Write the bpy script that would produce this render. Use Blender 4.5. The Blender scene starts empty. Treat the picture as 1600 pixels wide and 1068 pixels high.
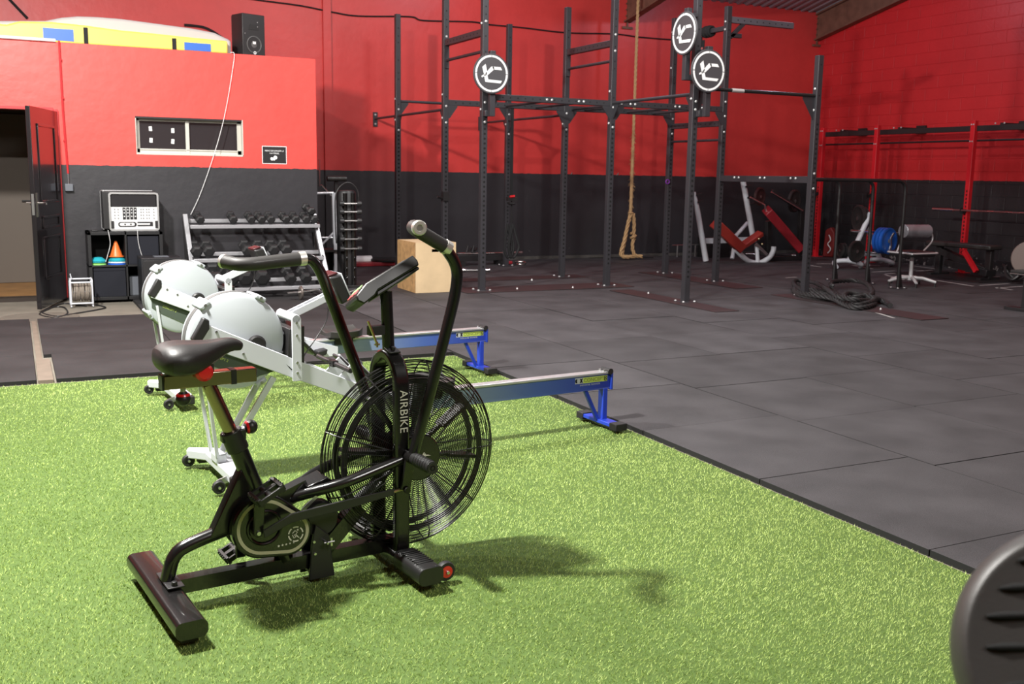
import bpy, bmesh, math, random
import numpy as np
from mathutils import Vector as V, Matrix as M4

# ---------------------------------------------------------------- camera, world, lights, exposure
sc = bpy.context.scene
COL = sc.collection
FPX = 1567.476
PITCH, ROLL, YAW = [math.radians(a) for a in (9.4246, 0.9401, 26.3351)]
fw = V((math.sin(YAW) * math.cos(PITCH), math.cos(YAW) * math.cos(PITCH), -math.sin(PITCH)))
rt = V((math.cos(YAW), -math.sin(YAW), 0))
up = rt.cross(fw)
r2 = rt * math.cos(ROLL) + up * math.sin(ROLL)
u2 = -rt * math.sin(ROLL) + up * math.cos(ROLL)
CAM = V((0, 0, 1.42))
cd = bpy.data.cameras.new('camera')
cam = bpy.data.objects.new('camera', cd)
COL.objects.link(cam)
cd.sensor_width = 36
cd.lens = 36 * FPX / 1600
cd.clip_start = 0.05
cd.dof.use_dof = True
cd.dof.focus_distance = 4.2
cd.dof.aperture_fstop = 7.1
cam.matrix_world = M4(((r2.x, u2.x, -fw.x, CAM.x), (r2.y, u2.y, -fw.y, CAM.y), (r2.z, u2.z, -fw.z, CAM.z), (0, 0, 0, 1)))
sc.camera = cam
w = bpy.data.worlds.new('world')
sc.world = w
w.use_nodes = True
w.node_tree.nodes['Background'].inputs[0].default_value = (0.8, 0.85, 1, 1)
w.node_tree.nodes['Background'].inputs[1].default_value = 0.3
sc.view_settings.view_transform = 'Standard'
sc.view_settings.look = 'None'
sc.view_settings.exposure = 0.0
sc.view_settings.gamma = 1.0
sc.view_settings.use_curve_mapping = False


def area(name, loc, size, power, col=(1, 1, 1), target=None, sy=None):
    l = bpy.data.lights.new(name, 'AREA')
    l.energy = power
    l.color = col
    l.size = size
    if sy:
        l.shape = 'RECTANGLE'
        l.size_y = sy
    o = bpy.data.objects.new(name, l)
    COL.objects.link(o)
    o.location = loc
    d = (V(target) - V(loc)) if target else V((0, 0, -1))
    o.rotation_euler = d.to_track_quat('-Z', 'Y').to_euler()
    return o


# two strong lamps hang over the turf side of the hall, weaker unseen fill lights are added elsewhere
area('lamp_over_turf', (-0.6, 4.1, 4.35), 0.24, 700, (1, 0.97, 0.92), (0.6, 4.3, 0))
area('lamp_by_office', (-0.8, 7.9, 4.35), 0.26, 550, (1, 0.97, 0.93), (3.2, 10.0, 0))
area('fill_over_rig', (5.5, 8.2, 5.3), 1.2, 250, (1, 0.97, 0.95), (5.5, 9.5, 0))
area('fill_over_free_area', (9.5, 5.0, 5.2), 1.5, 100, (1, 0.95, 0.92))
area('fill_behind_camera', (2.5, -1.5, 4.6), 1.6, 220, (1, 0.97, 0.93), (4.0, 4.5, 0))

def point_fill(name, loc, power, col, r=0.12):
    l = bpy.data.lights.new(name, 'POINT')
    l.energy = power; l.color = col; l.shadow_soft_size = r
    o = bpy.data.objects.new(name, l)
    COL.objects.link(o)
    o.location = loc


# two unseen cool point lights, added to brighten the roof and back wall
point_fill('fill_by_back_wall', (11.3, 12.6, 4.8), 60, (0.80, 0.80, 1.0))
point_fill('fill_under_roof', (6.6, 13.2, 4.75), 48, (0.85, 0.85, 1.0))

# ---------------------------------------------------------------- pixel to place: a ray of the photograph cut with a plane of the hall


def ray(px, py):
    return r2 * ((px - 800) / FPX) - u2 * ((py - 534) / FPX) + fw


def AX(px, py, a, v):
    d = ray(px, py)
    return CAM + d * ((v - CAM[a]) / d[a])


def atX(px, py, v): return AX(px, py, 0, v)
def atY(px, py, v): return AX(px, py, 1, v)
def atZ(px, py, v=0.0): return AX(px, py, 2, v)


# ---------------------------------------------------------------- materials
MATS = {}


def mat(name, col, rough=0.5, metal=0.0, var=0.0, vscale=8, bump=0.0, bscale=60, coat=0.0, spec=0.5, trans=0.0, alpha=1.0):
    if name in MATS:
        return MATS[name]
    m = bpy.data.materials.new(name)
    m.use_nodes = True
    nt = m.node_tree
    b = nt.nodes['Principled BSDF']
    c4 = tuple(col) + (1,)
    b.inputs['Base Color'].default_value = c4
    b.inputs['Roughness'].default_value = rough
    b.inputs['Metallic'].default_value = metal
    b.inputs['Coat Weight'].default_value = coat
    b.inputs['Specular IOR Level'].default_value = spec
    b.inputs['Transmission Weight'].default_value = trans
    tc = nt.nodes.new('ShaderNodeTexCoord')
    n = nt.nodes.new('ShaderNodeTexNoise')
    n.inputs['Scale'].default_value = vscale
    n.inputs['Detail'].default_value = 5
    nt.links.new(tc.outputs['Object'], n.inputs['Vector'])
    mx = nt.nodes.new('ShaderNodeMix')
    mx.data_type = 'RGBA'
    v = max(var, 0.02)
    mx.inputs[6].default_value = tuple(max(0, x * (1 - v)) for x in col) + (1,)
    mx.inputs[7].default_value = tuple(min(1, x * (1 + v)) for x in col) + (1,)
    nt.links.new(n.outputs['Fac'], mx.inputs[0])
    nt.links.new(mx.outputs[2], b.inputs['Base Color'])
    if bump:
        n2 = nt.nodes.new('ShaderNodeTexNoise')
        n2.inputs['Scale'].default_value = bscale
        n2.inputs['Detail'].default_value = 4
        nt.links.new(tc.outputs['Object'], n2.inputs['Vector'])
        bp = nt.nodes.new('ShaderNodeBump')
        bp.inputs['Strength'].default_value = bump
        bp.inputs['Distance'].default_value = 0.01
        nt.links.new(n2.outputs['Fac'], bp.inputs['Height'])
        nt.links.new(bp.outputs['Normal'], b.inputs['Normal'])
    MATS[name] = m
    return m


BLACKP = mat('black gloss paint', (0.0065, 0.006, 0.006), 0.24, coat=0.3)
BLACKM = mat('black satin paint', (0.016, 0.015, 0.016), 0.45)
RUBBER = mat('black rubber', (0.013, 0.012, 0.013), 0.6, bump=0.2, bscale=150)
HEXR = mat('dumbbell rubber', (0.015, 0.015, 0.016), 0.5, bump=0.15, bscale=90)
PLASTIC = mat('black plastic', (0.012, 0.012, 0.012), 0.4)
CHROME = mat('chrome', (0.72, 0.70, 0.68), 0.22, 1.0)
ALUW = mat('pale cast aluminium', (0.62, 0.62, 0.63), 0.35, 0.35)
STEEL = mat('brushed steel', (0.55, 0.55, 0.56), 0.35, 1.0)
BROWNREFL = mat('chrome with brown reflection', (0.36, 0.28, 0.21), 0.2, 1.0)  # brown of the reflected walls and turf put into the chrome colour
GOLD = mat('brass', (0.6, 0.52, 0.3), 0.3, 1.0)
WHITEP = mat('white powder coat', (0.58, 0.60, 0.645), 0.4, coat=0.2)
WHITES = mat('white plastic shell', (0.42, 0.455, 0.48), 0.42)
GREYSHELL = mat('dark grey shell', (0.06, 0.08, 0.06), 0.6)
REDK = mat('red plastic', (0.62, 0.01, 0.015), 0.3, coat=0.3)
REDST = mat('red steel', (0.6, 0.012, 0.02), 0.4)
REDPAD = mat('red vinyl', (0.30, 0.03, 0.022), 0.45)
DREDPAD = mat('dark red vinyl', (0.26, 0.012, 0.02), 0.45)
CREAM = mat('cream print', (0.42, 0.40, 0.27), 0.5)
PRINT = mat('pale print', (0.62, 0.6, 0.52), 0.5)
WHITEPR = mat('white print', (0.85, 0.85, 0.85), 0.55)
BOLT = mat('zinc bolt', (0.62, 0.62, 0.62), 0.35, 0.4)
RIG = mat('rig charcoal paint', (0.034, 0.033, 0.038), 0.42, var=0.15, vscale=6)
HOLE = mat('hole black', (0.003, 0.003, 0.003), 0.9)
SIGN = mat('sign grey', (0.055, 0.053, 0.058), 0.5)
RAILBLUE = None
BLUEP = mat('blue paint', (0.018, 0.05, 0.42), 0.35, coat=0.2)
BLUE2 = mat('blue plate', (0.01, 0.09, 0.42), 0.4)
LIME = mat('lime print', (0.5, 0.62, 0.12), 0.5)
GREYP = mat('grey print', (0.5, 0.52, 0.55), 0.5)
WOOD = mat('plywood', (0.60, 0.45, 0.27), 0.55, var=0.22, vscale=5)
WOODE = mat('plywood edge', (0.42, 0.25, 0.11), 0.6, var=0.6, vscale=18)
ROPEM = mat('manila rope', (0.52, 0.33, 0.16), 0.85, var=0.3, vscale=30, bump=0.5, bscale=120)
BROPE = mat('black battle rope', (0.022, 0.021, 0.022), 0.6, bump=0.3, bscale=200)
BROWNPL = mat('brown steel plate', (0.036, 0.026, 0.027), 0.45, var=0.3, vscale=3)
YELLOW = mat('yellow vinyl', (0.85, 0.70, 0.12), 0.4)
CREAMV = mat('white vinyl', (0.46, 0.42, 0.41), 0.5)
BLUEV = mat('blue vinyl', (0.03, 0.13, 0.5), 0.4)
ORANGE = mat('orange plastic', (0.8, 0.16, 0.03), 0.4)
TEAL = mat('teal plastic', (0.02, 0.33, 0.4), 0.4)
GREENPL = mat('green plastic', (0.25, 0.6, 0.15), 0.4)
BLUEPL = mat('blue plastic', (0.02, 0.12, 0.6), 0.4)
WHITEPL = mat('white plastic', (0.75, 0.75, 0.75), 0.4)
SHELF = mat('black brown shelf', (0.008, 0.008, 0.009), 0.5)
BIN = mat('dark blue grey bin', (0.011, 0.012, 0.018), 0.8, spec=0.3)
TAN = mat('tan board', (0.17, 0.135, 0.105), 0.7, var=0.25, vscale=10)
INNER = mat('brown grey inner wall', (0.10, 0.08, 0.065), 0.7)
WOODFL = mat('orange wood floor', (0.30, 0.15, 0.05), 0.5, var=0.4, vscale=6)
DOORM = mat('black gloss door paint', (0.014, 0.012, 0.013), 0.25, coat=0.4)
REDPIPE = mat('red painted pipe', (0.5, 0.02, 0.025), 0.45)
CREAMFR = mat('off white window frame', (0.55, 0.53, 0.47), 0.5)
GLASSD = mat('dark window pane', (0.03, 0.028, 0.03), 0.12, coat=0.5)
RAFTER = mat('rusty brown steel', (0.16, 0.075, 0.05), 0.6, var=0.5, vscale=7)
SILVER = mat('silver paint', (0.4, 0.4, 0.42), 0.4, 0.5)
GREYBOX = mat('grey junction plastic', (0.12, 0.13, 0.15), 0.5)
IRON = mat('cast iron plate', (0.02, 0.02, 0.02), 0.5, bump=0.2, bscale=50)
SCREEN = mat('lcd grey', (0.33, 0.30, 0.29), 0.3)
TEXTILE = mat('black strap webbing', (0.01, 0.01, 0.011), 0.85)
FOAM = mat('black foam grip', (0.022, 0.02, 0.019), 0.55, coat=0.1)
SADDLE = mat('black saddle vinyl', (0.016, 0.014, 0.014), 0.46, bump=0.06, bscale=180)
GREYVIN = mat('worn grey textured plastic', (0.045, 0.041, 0.039), 0.45, bump=0.08, bscale=500)
OLIVE = mat('purple resistance band', (0.2, 0.03, 0.35), 0.5)


def wall_mat(name, brick=False, red=(0.60, 0.040, 0.038), rough=0.42):
    m = bpy.data.materials.new(name)
    m.use_nodes = True
    nt = m.node_tree
    N = nt.nodes.new
    L = nt.links.new
    b = nt.nodes['Principled BSDF']
    b.inputs['Roughness'].default_value = rough
    g = N('ShaderNodeNewGeometry')
    sp = N('ShaderNodeSeparateXYZ')
    L(g.outputs['Position'], sp.inputs[0])
    n1 = N('ShaderNodeTexNoise'); n1.inputs['Scale'].default_value = 14; n1.inputs['Detail'].default_value = 3
    L(g.outputs['Position'], n1.inputs['Vector'])
    ma = N('ShaderNodeMath'); ma.operation = 'MULTIPLY_ADD'
    L(n1.outputs['Fac'], ma.inputs[0]); ma.inputs[1].default_value = 0.02
    L(sp.outputs['Z'], ma.inputs[2])
    gt = N('ShaderNodeMath'); gt.operation = 'GREATER_THAN'
    L(ma.outputs[0], gt.inputs[0]); gt.inputs[1].default_value = 1.465
    # red with roller unevenness
    n2 = N('ShaderNodeTexNoise'); n2.inputs['Scale'].default_value = 1.3; n2.inputs['Detail'].default_value = 8; n2.inputs['Roughness'].default_value = 0.65
    L(g.outputs['Position'], n2.inputs['Vector'])
    mr = N('ShaderNodeMix'); mr.data_type = 'RGBA'
    mr.inputs[6].default_value = tuple(c * 0.78 for c in red) + (1,)
    mr.inputs[7].default_value = tuple(min(1, c * 1.2) for c in red) + (1,)
    L(n2.outputs['Fac'], mr.inputs[0])
    mb = N('ShaderNodeMix'); mb.data_type = 'RGBA'
    mb.inputs[6].default_value = (0.022, 0.021, 0.024, 1)
    mb.inputs[7].default_value = (0.040, 0.038, 0.043, 1) if not brick else (0.024, 0.022, 0.023, 1)
    L(n2.outputs['Fac'], mb.inputs[0])
    # paint chips in the black band, denser near the floor on the block wall
    vo = N('ShaderNodeTexNoise'); vo.inputs['Scale'].default_value = 11 if brick else 16; vo.inputs['Detail'].default_value = 6; vo.inputs['Roughness'].default_value = 0.75
    L(g.outputs['Position'], vo.inputs['Vector'])
    zr = N('ShaderNodeMapRange'); L(sp.outputs['Z'], zr.inputs[0])
    zr.inputs[1].default_value = 0.0; zr.inputs[2].default_value = 0.45
    zr.inputs[3].default_value = 0.57 if brick else 0.66
    zr.inputs[4].default_value = 0.73 if brick else 0.78
    ch = N('ShaderNodeMath'); ch.operation = 'GREATER_THAN'
    L(vo.outputs['Fac'], ch.inputs[0]); L(zr.outputs[0], ch.inputs[1])
    mc = N('ShaderNodeMix'); mc.data_type = 'RGBA'
    L(ch.outputs[0], mc.inputs[0]); L(mb.outputs[2], mc.inputs[6]); mc.inputs[7].default_value = (0.33, 0.31, 0.30, 1)
    mm = N('ShaderNodeMix'); mm.data_type = 'RGBA'
    L(gt.outputs[0], mm.inputs[0]); L(mc.outputs[2], mm.inputs[6]); L(mr.outputs[2], mm.inputs[7])
    out = mm.outputs[2]
    bp = N('ShaderNodeBump'); bp.inputs['Strength'].default_value = 0.35; bp.inputs['Distance'].default_value = 0.01
    n3 = N('ShaderNodeTexNoise'); n3.inputs['Scale'].default_value = 9 if not brick else 25; n3.inputs['Detail'].default_value = 6
    L(g.outputs['Position'], n3.inputs['Vector'])
    if brick:
        cb = N('ShaderNodeCombineXYZ'); L(sp.outputs['Y'], cb.inputs[0]); L(sp.outputs['Z'], cb.inputs[1])
        br = N('ShaderNodeTexBrick')
        br.inputs['Scale'].default_value = 1; br.inputs['Brick Width'].default_value = 0.5; br.inputs['Row Height'].default_value = 0.2
        br.inputs['Mortar Size'].default_value = 0.008; br.inputs['Mortar Smooth'].default_value = 0.6
        L(cb.outputs[0], br.inputs['Vector'])
        br.inputs['Color1'].default_value = (1, 1, 1, 1); br.inputs['Color2'].default_value = (0.9, 0.9, 0.9, 1); br.inputs['Mortar'].default_value = (0, 0, 0, 1)
        ad = N('ShaderNodeMath'); ad.operation = 'MULTIPLY_ADD'
        L(n3.outputs['Fac'], ad.inputs[0]); ad.inputs[1].default_value = 0.4
        L(br.outputs['Color'], ad.inputs[2])
        L(ad.outputs[0], bp.inputs['Height'])
        bp.inputs['Strength'].default_value = 0.6
    else:
        L(n3.outputs['Fac'], bp.inputs['Height'])
    L(bp.outputs['Normal'], b.inputs['Normal'])
    L(out, b.inputs['Base Color'])
    return m


WALL = wall_mat('red over black plaster', False, (0.62, 0.048, 0.044))
WALLO = wall_mat('coral red over black plaster', False, (0.86, 0.070, 0.058))
WALLB = wall_mat('red over black block wall', True, (0.56, 0.022, 0.026))


def attr_mat(name, c0, c1, rough, bump=0.0, bscale=200, fine=0.0, spec=0.5):
    """colour runs c0..c1 by the per-face attribute 'tint'"""
    m = bpy.data.materials.new(name)
    m.use_nodes = True
    nt = m.node_tree
    N = nt.nodes.new
    L = nt.links.new
    b = nt.nodes['Principled BSDF']
    b.inputs['Roughness'].default_value = rough
    b.inputs['Specular IOR Level'].default_value = spec
    a = N('ShaderNodeAttribute'); a.attribute_name = 'tint'
    mx = N('ShaderNodeMix'); mx.data_type = 'RGBA'
    mx.inputs[6].default_value = tuple(c0) + (1,); mx.inputs[7].default_value = tuple(c1) + (1,)
    L(a.outputs['Fac'], mx.inputs[0])
    g = N('ShaderNodeNewGeometry')
    out = mx.outputs[2]
    if fine:
        n = N('ShaderNodeTexNoise'); n.inputs['Scale'].default_value = 210; n.inputs['Detail'].default_value = 2
        L(g.outputs['Position'], n.inputs['Vector'])
        n5 = N('ShaderNodeTexNoise'); n5.inputs['Scale'].default_value = 2.5; n5.inputs['Detail'].default_value = 6
        L(g.outputs['Position'], n5.inputs['Vector'])
        av = N('ShaderNodeMath'); av.operation = 'ADD'
        L(n.outputs['Fac'], av.inputs[0]); L(n5.outputs['Fac'], av.inputs[1])
        r = N('ShaderNodeMapRange'); L(av.outputs[0], r.inputs[0])
        r.inputs[1].default_value = 0.75; r.inputs[2].default_value = 1.25
        r.inputs[3].default_value = 1 - fine; r.inputs[4].default_value = 1 + fine
        h = N('ShaderNodeVectorMath'); h.operation = 'SCALE'
        L(out, h.inputs[0]); L(r.outputs[0], h.inputs['Scale'])
        out = h.outputs[0]
    L(out, b.inputs['Base Color'])
    if bump:
        n2 = N('ShaderNodeTexNoise'); n2.inputs['Scale'].default_value = bscale; n2.inputs['Detail'].default_value = 3
        L(g.outputs['Position'], n2.inputs['Vector'])
        bp = N('ShaderNodeBump'); bp.inputs['Strength'].default_value = bump; bp.inputs['Distance'].default_value = 0.004
        L(n2.outputs['Fac'], bp.inputs['Height']); L(bp.outputs['Normal'], b.inputs['Normal'])
    return m


# ---------------------------------------------------------------- mesh builder
def basis(n):
    n = V(n).normalized()
    a = V((0, 0, 1)) if abs(n.z) < 0.9 else V((1, 0, 0))
    x = a.cross(n).normalized()
    return x, n.cross(x).normalized(), n


class MB:
    def __init__(s):
        s.b = bmesh.new()
        s.mi = 0

    def _f(s, vs):
        try:
            f = s.b.faces.new(vs)
            f.material_index = s.mi
            return f
        except ValueError:
            return None

    def box(s, c, sz, rz=0, R=None):
        c = V(c)
        R = R or M4.Rotation(rz, 3, 'Z')
        vs = []
        for i in (-1, 1):
            for j in (-1, 1):
                for k in (-1, 1):
                    vs.append(s.b.verts.new(c + R @ V((i * sz[0] / 2, j * sz[1] / 2, k * sz[2] / 2))))
        for q in ((0, 1, 3, 2), (4, 6, 7, 5), (0, 4, 5, 1), (2, 3, 7, 6), (0, 2, 6, 4), (1, 5, 7, 3)):
            s._f([vs[i] for i in q])
        return s

    def b2(s, lo, hi):
        lo = V(lo); hi = V(hi)
        return s.box((lo + hi) / 2, hi - lo)

    def bar(s, p0, p1, w, h, upv=(0, 0, 1)):
        """rectangular bar: w across, h along upv"""
        p0 = V(p0); p1 = V(p1)
        d = (p1 - p0)
        n = d.normalized()
        x = V(upv).cross(n)
        if x.length < 1e-4:
            x = V((1, 0, 0)).cross(n)
        x.normalize()
        y = n.cross(x)
        R = M4((x, y, n)).transposed()
        return s.box((p0 + p1) / 2, (w, h, d.length), R=R)

    def tube(s, pts, r, seg=10, closed=False, caps=True, rr=None):
        pts = [V(p) for p in pts]
        n = len(pts)
        rings = []
        prev = None
        for i, p in enumerate(pts):
            if closed:
                t = pts[(i + 1) % n] - pts[i - 1]
            else:
                t = pts[min(i + 1, n - 1)] - pts[max(i - 1, 0)]
            t.normalize()
            if prev is None:
                x, y, _ = basis(t)
            else:
                x = prev - t * prev.dot(t)
                if x.length < 1e-5:
                    x = basis(t)[0]
                x.normalize()
                y = t.cross(x)
            prev = x
            q = rr[i] if rr else r
            rings.append([s.b.verts.new(p + (x * math.cos(a) + y * math.sin(a)) * q) for a in [2 * math.pi * k / seg for k in range(seg)]])
        m = n if closed else n - 1
        for i in range(m):
            a = rings[i]; b = rings[(i + 1) % n]
            off = 0
            if closed and i == n - 1:
                off = min(range(seg), key=lambda o: sum((a[k].co - b[(k + o) % seg].co).length for k in range(0, seg, 2)))
            for k in range(seg):
                s._f([a[k], a[(k + 1) % seg], b[(k + 1 + off) % seg], b[(k + off) % seg]])
        if not closed and caps:
            s._f(rings[0][::-1]); s._f(rings[-1])
        return s

    def cyl(s, p0, p1, r, r1=None, seg=16):
        return s.tube([p0, p1], r, seg, rr=[r, r if r1 is None else r1])

    def lathe(s, c, axis, prof, seg=24):
        """prof: (radius, height along axis) list; ends closed when radius > 0"""
        c = V(c)
        x, y, n = basis(axis)
        rings = []
        for (r, h) in prof:
            if r < 1e-6:
                rings.append([s.b.verts.new(c + n * h)])
            else:
                rings.append([s.b.verts.new(c + n * h + (x * math.cos(a) + y * math.sin(a)) * r) for a in [2 * math.pi * k / seg for k in range(seg)]])
        for a, b in zip(rings, rings[1:]):
            for k in range(seg):
                k2 = (k + 1) % seg
                if len(a) == 1 and len(b) > 1: s._f([a[0], b[k2], b[k]])
                elif len(b) == 1 and len(a) > 1: s._f([a[k], a[k2], b[0]])
                elif len(a) > 1: s._f([a[k], a[k2], b[k2], b[k]])
        if len(rings[0]) > 1: s._f(rings[0][::-1])
        if len(rings[-1]) > 1: s._f(rings[-1])
        return s

    def ball(s, c, r, seg=16, sc=(1, 1, 1), axis=(0, 0, 1)):
        n0 = len(s.b.verts)
        s.lathe((0, 0, 0), axis, [(r * math.sin(math.pi * i / 10), -r * math.cos(math.pi * i / 10)) for i in range(11)], seg)
        s.b.verts.ensure_lookup_table()
        for v in s.b.verts[n0:]:
            v.co = V((v.co.x * sc[0], v.co.y * sc[1], v.co.z * sc[2])) + V(c)
        return s

    def prism(s, poly, o, u, v, t, hole=None):
        """polygon in the u,v plane at o, thickness t centred on the plane"""
        o = V(o); u = V(u); v = V(v)
        n = u.cross(v).normalized()
        A = [s.b.verts.new(o + u * a + v * b - n * t / 2) for a, b in poly]
        B = [s.b.verts.new(o + u * a + v * b + n * t / 2) for a, b in poly]
        k = len(poly)
        s._f(A[::-1]); s._f(B)
        for i in range(k):
            s._f([A[i], A[(i + 1) % k], B[(i + 1) % k], B[i]])
        return s

    def band(s, outer, inner, o, u, v, t):
        """closed band between two polygons with the same number of points"""
        o = V(o); u = V(u); v = V(v)
        n = u.cross(v).normalized()
        k = len(outer)
        q = [[s.b.verts.new(o + u * a + v * b + n * z) for a, b in pl] for pl in (outer, inner) for z in (-t / 2, t / 2)]
        for i in range(k):
            j = (i + 1) % k
            s._f([q[1][i], q[1][j], q[3][j], q[3][i]])
            s._f([q[0][j], q[0][i], q[2][i], q[2][j]])
            s._f([q[0][i], q[0][j], q[1][j], q[1][i]])
            s._f([q[2][j], q[2][i], q[3][i], q[3][j]])
        return s

    def torus(s, c, axis, R, r, seg=40, sg=8):
        x, y, n = basis(axis)
        c = V(c)
        return s.tube([c + (x * math.cos(a) + y * math.sin(a)) * R for a in [2 * math.pi * k / seg for k in range(seg)]], r, sg, closed=True)

    def done(s, name, mats, parent=None, label=None, bevel=0, world=False, flat=False, subd=0, tint=None):
        bm = s.b
        if world and parent is not None:
            R = M4.Rotation(-parent.rotation_euler.z, 3, 'Z')
            L = V(parent.location)
            for v in bm.verts:
                v.co = R @ (v.co - L)
        bmesh.ops.recalc_face_normals(bm, faces=bm.faces)
        if not flat:
            for f in bm.faces: f.smooth = True
            for e in bm.edges:
                if len(e.link_faces) == 2 and e.calc_face_angle(0) > 0.6: e.smooth = False
        me = bpy.data.meshes.new(name)
        bm.to_mesh(me)
        bm.free()
        if not isinstance(mats, (list, tuple)): mats = [mats]
        for m in mats: me.materials.append(m)
        o = bpy.data.objects.new(name, me)
        COL.objects.link(o)
        if parent is not None: o.parent = parent
        if label: o['label'] = label
        if bevel:
            md = o.modifiers.new('bevel', 'BEVEL'); md.width = bevel; md.segments = 2; md.limit_method = 'ANGLE'; md.angle_limit = 0.7
            md.harden_normals = False
        if subd:
            md = o.modifiers.new('subd', 'SUBSURF'); md.levels = subd; md.render_levels = subd
        return o


def thing(name, label, cat, loc=(0, 0, 0), rz=0, group=None):
    o = bpy.data.objects.new(name, None)
    COL.objects.link(o)
    o.empty_display_size = 0.1
    o.location = loc
    o.rotation_euler = (0, 0, rz)
    o['label'] = label; o['category'] = cat
    if group: o['group'] = group
    return o


def tag(o, label, cat, group=None, kind=None):
    o['label'] = label; o['category'] = cat
    if group: o['group'] = group
    if kind: o['kind'] = kind
    return o


def struct(o):
    o['kind'] = 'structure'
    return o


def copy_tree(o, parent=None):
    c = o.copy()
    COL.objects.link(c)
    c.parent = parent
    for ch in list(o.children):
        copy_tree(ch, c)
    return c


def circ(r, n=32, cx=0, cy=0, a0=0):
    return [(cx + r * math.cos(a0 + 2 * math.pi * k / n), cy + r * math.sin(a0 + 2 * math.pi * k / n)) for k in range(n)]


def smooth_path(pts, n=6):
    """Catmull-Rom through pts"""
    pts = [V(p) for p in pts]
    out = []
    for i in range(len(pts) - 1):
        p0 = pts[max(i - 1, 0)]; p1 = pts[i]; p2 = pts[i + 1]; p3 = pts[min(i + 2, len(pts) - 1)]
        for k in range(n):
            t = k / n
            out.append(0.5 * ((2 * p1) + (p2 - p0) * t + (2 * p0 - 5 * p1 + 4 * p2 - p3) * t * t + (3 * p1 - p0 - 3 * p2 + p3) * t ** 3))
    out.append(pts[-1])
    return out


def fillet(pts, r, n=5):
    """polyline with rounded corners of radius-ish r"""
    pts = [V(p) for p in pts]
    out = [pts[0]]
    for i in range(1, len(pts) - 1):
        a = pts[i - 1] - pts[i]; b = pts[i + 1] - pts[i]
        ra = min(r, a.length * 0.49); rb = min(r, b.length * 0.49)
        A = pts[i] + a.normalized() * ra; B = pts[i] + b.normalized() * rb
        for k in range(n + 1):
            t = k / n
            out.append(A * (1 - t) ** 2 + pts[i] * 2 * t * (1 - t) + B * t * t)
    out.append(pts[-1])
    return out


def text(s, name, size, m, parent, mtx, depth=0.0008, label=None, align='CENTER', sx=1.0):
    cu = bpy.data.curves.new(name, 'FONT')
    cu.body = s
    cu.size = size
    cu.align_x = align
    cu.align_y = 'CENTER'
    cu.extrude = depth
    cu.resolution_u = 3
    cu.space_character = 1.05
    t = bpy.data.objects.new(name, cu)
    COL.objects.link(t)
    bpy.context.view_layer.update()
    me = bpy.data.meshes.new_from_object(t)
    bpy.data.objects.remove(t)
    me.transform(mtx @ M4.Diagonal((sx, 1, 1, 1)))
    me.materials.clear()
    me.materials.append(m)
    o = bpy.data.objects.new(name, me)
    COL.objects.link(o)
    o.parent = parent
    if label: o['label'] = label
    return o


def frame_mtx(o, u, v):
    u = V(u).normalized(); v = V(v).normalized(); n = u.cross(v)
    return M4(((u.x, v.x, n.x, o[0]), (u.y, v.y, n.y, o[1]), (u.z, v.z, n.z, o[2]), (0, 0, 0, 1)))

# ================================================================ THE SETTING
YB, XR, YO, XO, ZO = 15.4, 14.15, 12.15, 3.33, 2.75      # back wall, right wall, office front, office corner, office top
XL, YF = -6.5, -4.5
EAVE, SLOPE, RIDGE = 4.58, 0.22, 5.5
def roof_z(y): return EAVE + SLOPE * (YB - y) if y > RIDGE else EAVE + SLOPE * (YB - RIDGE) - SLOPE * (RIDGE - y)

concrete = mat('stained concrete', (0.18, 0.16, 0.13), 0.75, var=0.35, vscale=4, bump=0.2, bscale=30)
g = MB(); g.b2((XL, YF, -0.12), (XR, YB + 0.2, -0.03)); struct(g.done('floor', concrete))

# rubber tiles, one metre each, laid in staggered columns
rub = attr_mat('speckled rubber tiles', (0.022, 0.0205, 0.0215), (0.060, 0.056, 0.060), 0.68, bump=0.7, bscale=230, fine=0.35, spec=0.35)
random.seed(5)
g = MB()
lay = g.b.faces.layers.float.new('tint')
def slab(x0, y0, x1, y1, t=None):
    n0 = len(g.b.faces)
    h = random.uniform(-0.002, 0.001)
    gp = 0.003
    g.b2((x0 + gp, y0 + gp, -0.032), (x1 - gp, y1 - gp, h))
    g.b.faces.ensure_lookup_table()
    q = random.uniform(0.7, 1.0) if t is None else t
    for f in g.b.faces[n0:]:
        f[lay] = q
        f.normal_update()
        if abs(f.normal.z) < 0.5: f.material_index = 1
offs = [0.57, 0.40, 0.42, 0.93, 0.45, 0.6, 0.1, 0.5, 0.9, 0.3, 0.7]
x = 3.14
for i in range(11):
    x1 = x + 0.99 if i < 10 else XR - 0.05
    y = offs[i] - 4
    while y < YB - 0.02:
        y1 = min(y + 1.01, YB - 0.02)
        if y1 - y > 0.1: slab(x, y, min(x1, XR - 0.02), y1)
        y = y1
    x = x1
# strip behind the turf
y = 7.40
for j in range(5):
    y1 = 7.40 + (j + 1) * 1.03 if j < 2 else (10.5 if j == 2 else y + 0.83)
    if j >= 3:
        xs = [1.12, 2.1, 3.13]
    else:
        xs = [-6.4, -5.4, -4.4, -3.4, -2.4, -1.4, -0.4 + 0.49] if False else [-5.9, -4.9, -3.9, -2.9, -1.9, -0.9, 0.07]
        for a, b in zip(xs, xs[1:]): slab(a, y, b, y1, 0.1)
        xs = [0.135 if j else 0.19, 1.12, 2.13, 3.13]
    for a, b in zip(xs, xs[1:]): slab(a, y, b, y1, random.uniform(0.0, 0.3) if a < 3 else 0.5)
    y = y1
for a in (3.34, 4.3):                                     # last pieces beside the office corner
    pass
rf = g.done('rubber_floor', [rub, mat('shaded black rubber edge', (0.008, 0.008, 0.008), 0.8)], flat=True, bevel=0.0015)  # tile sides darkened: shade at the turf edge put into the colour
struct(rf)
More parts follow.
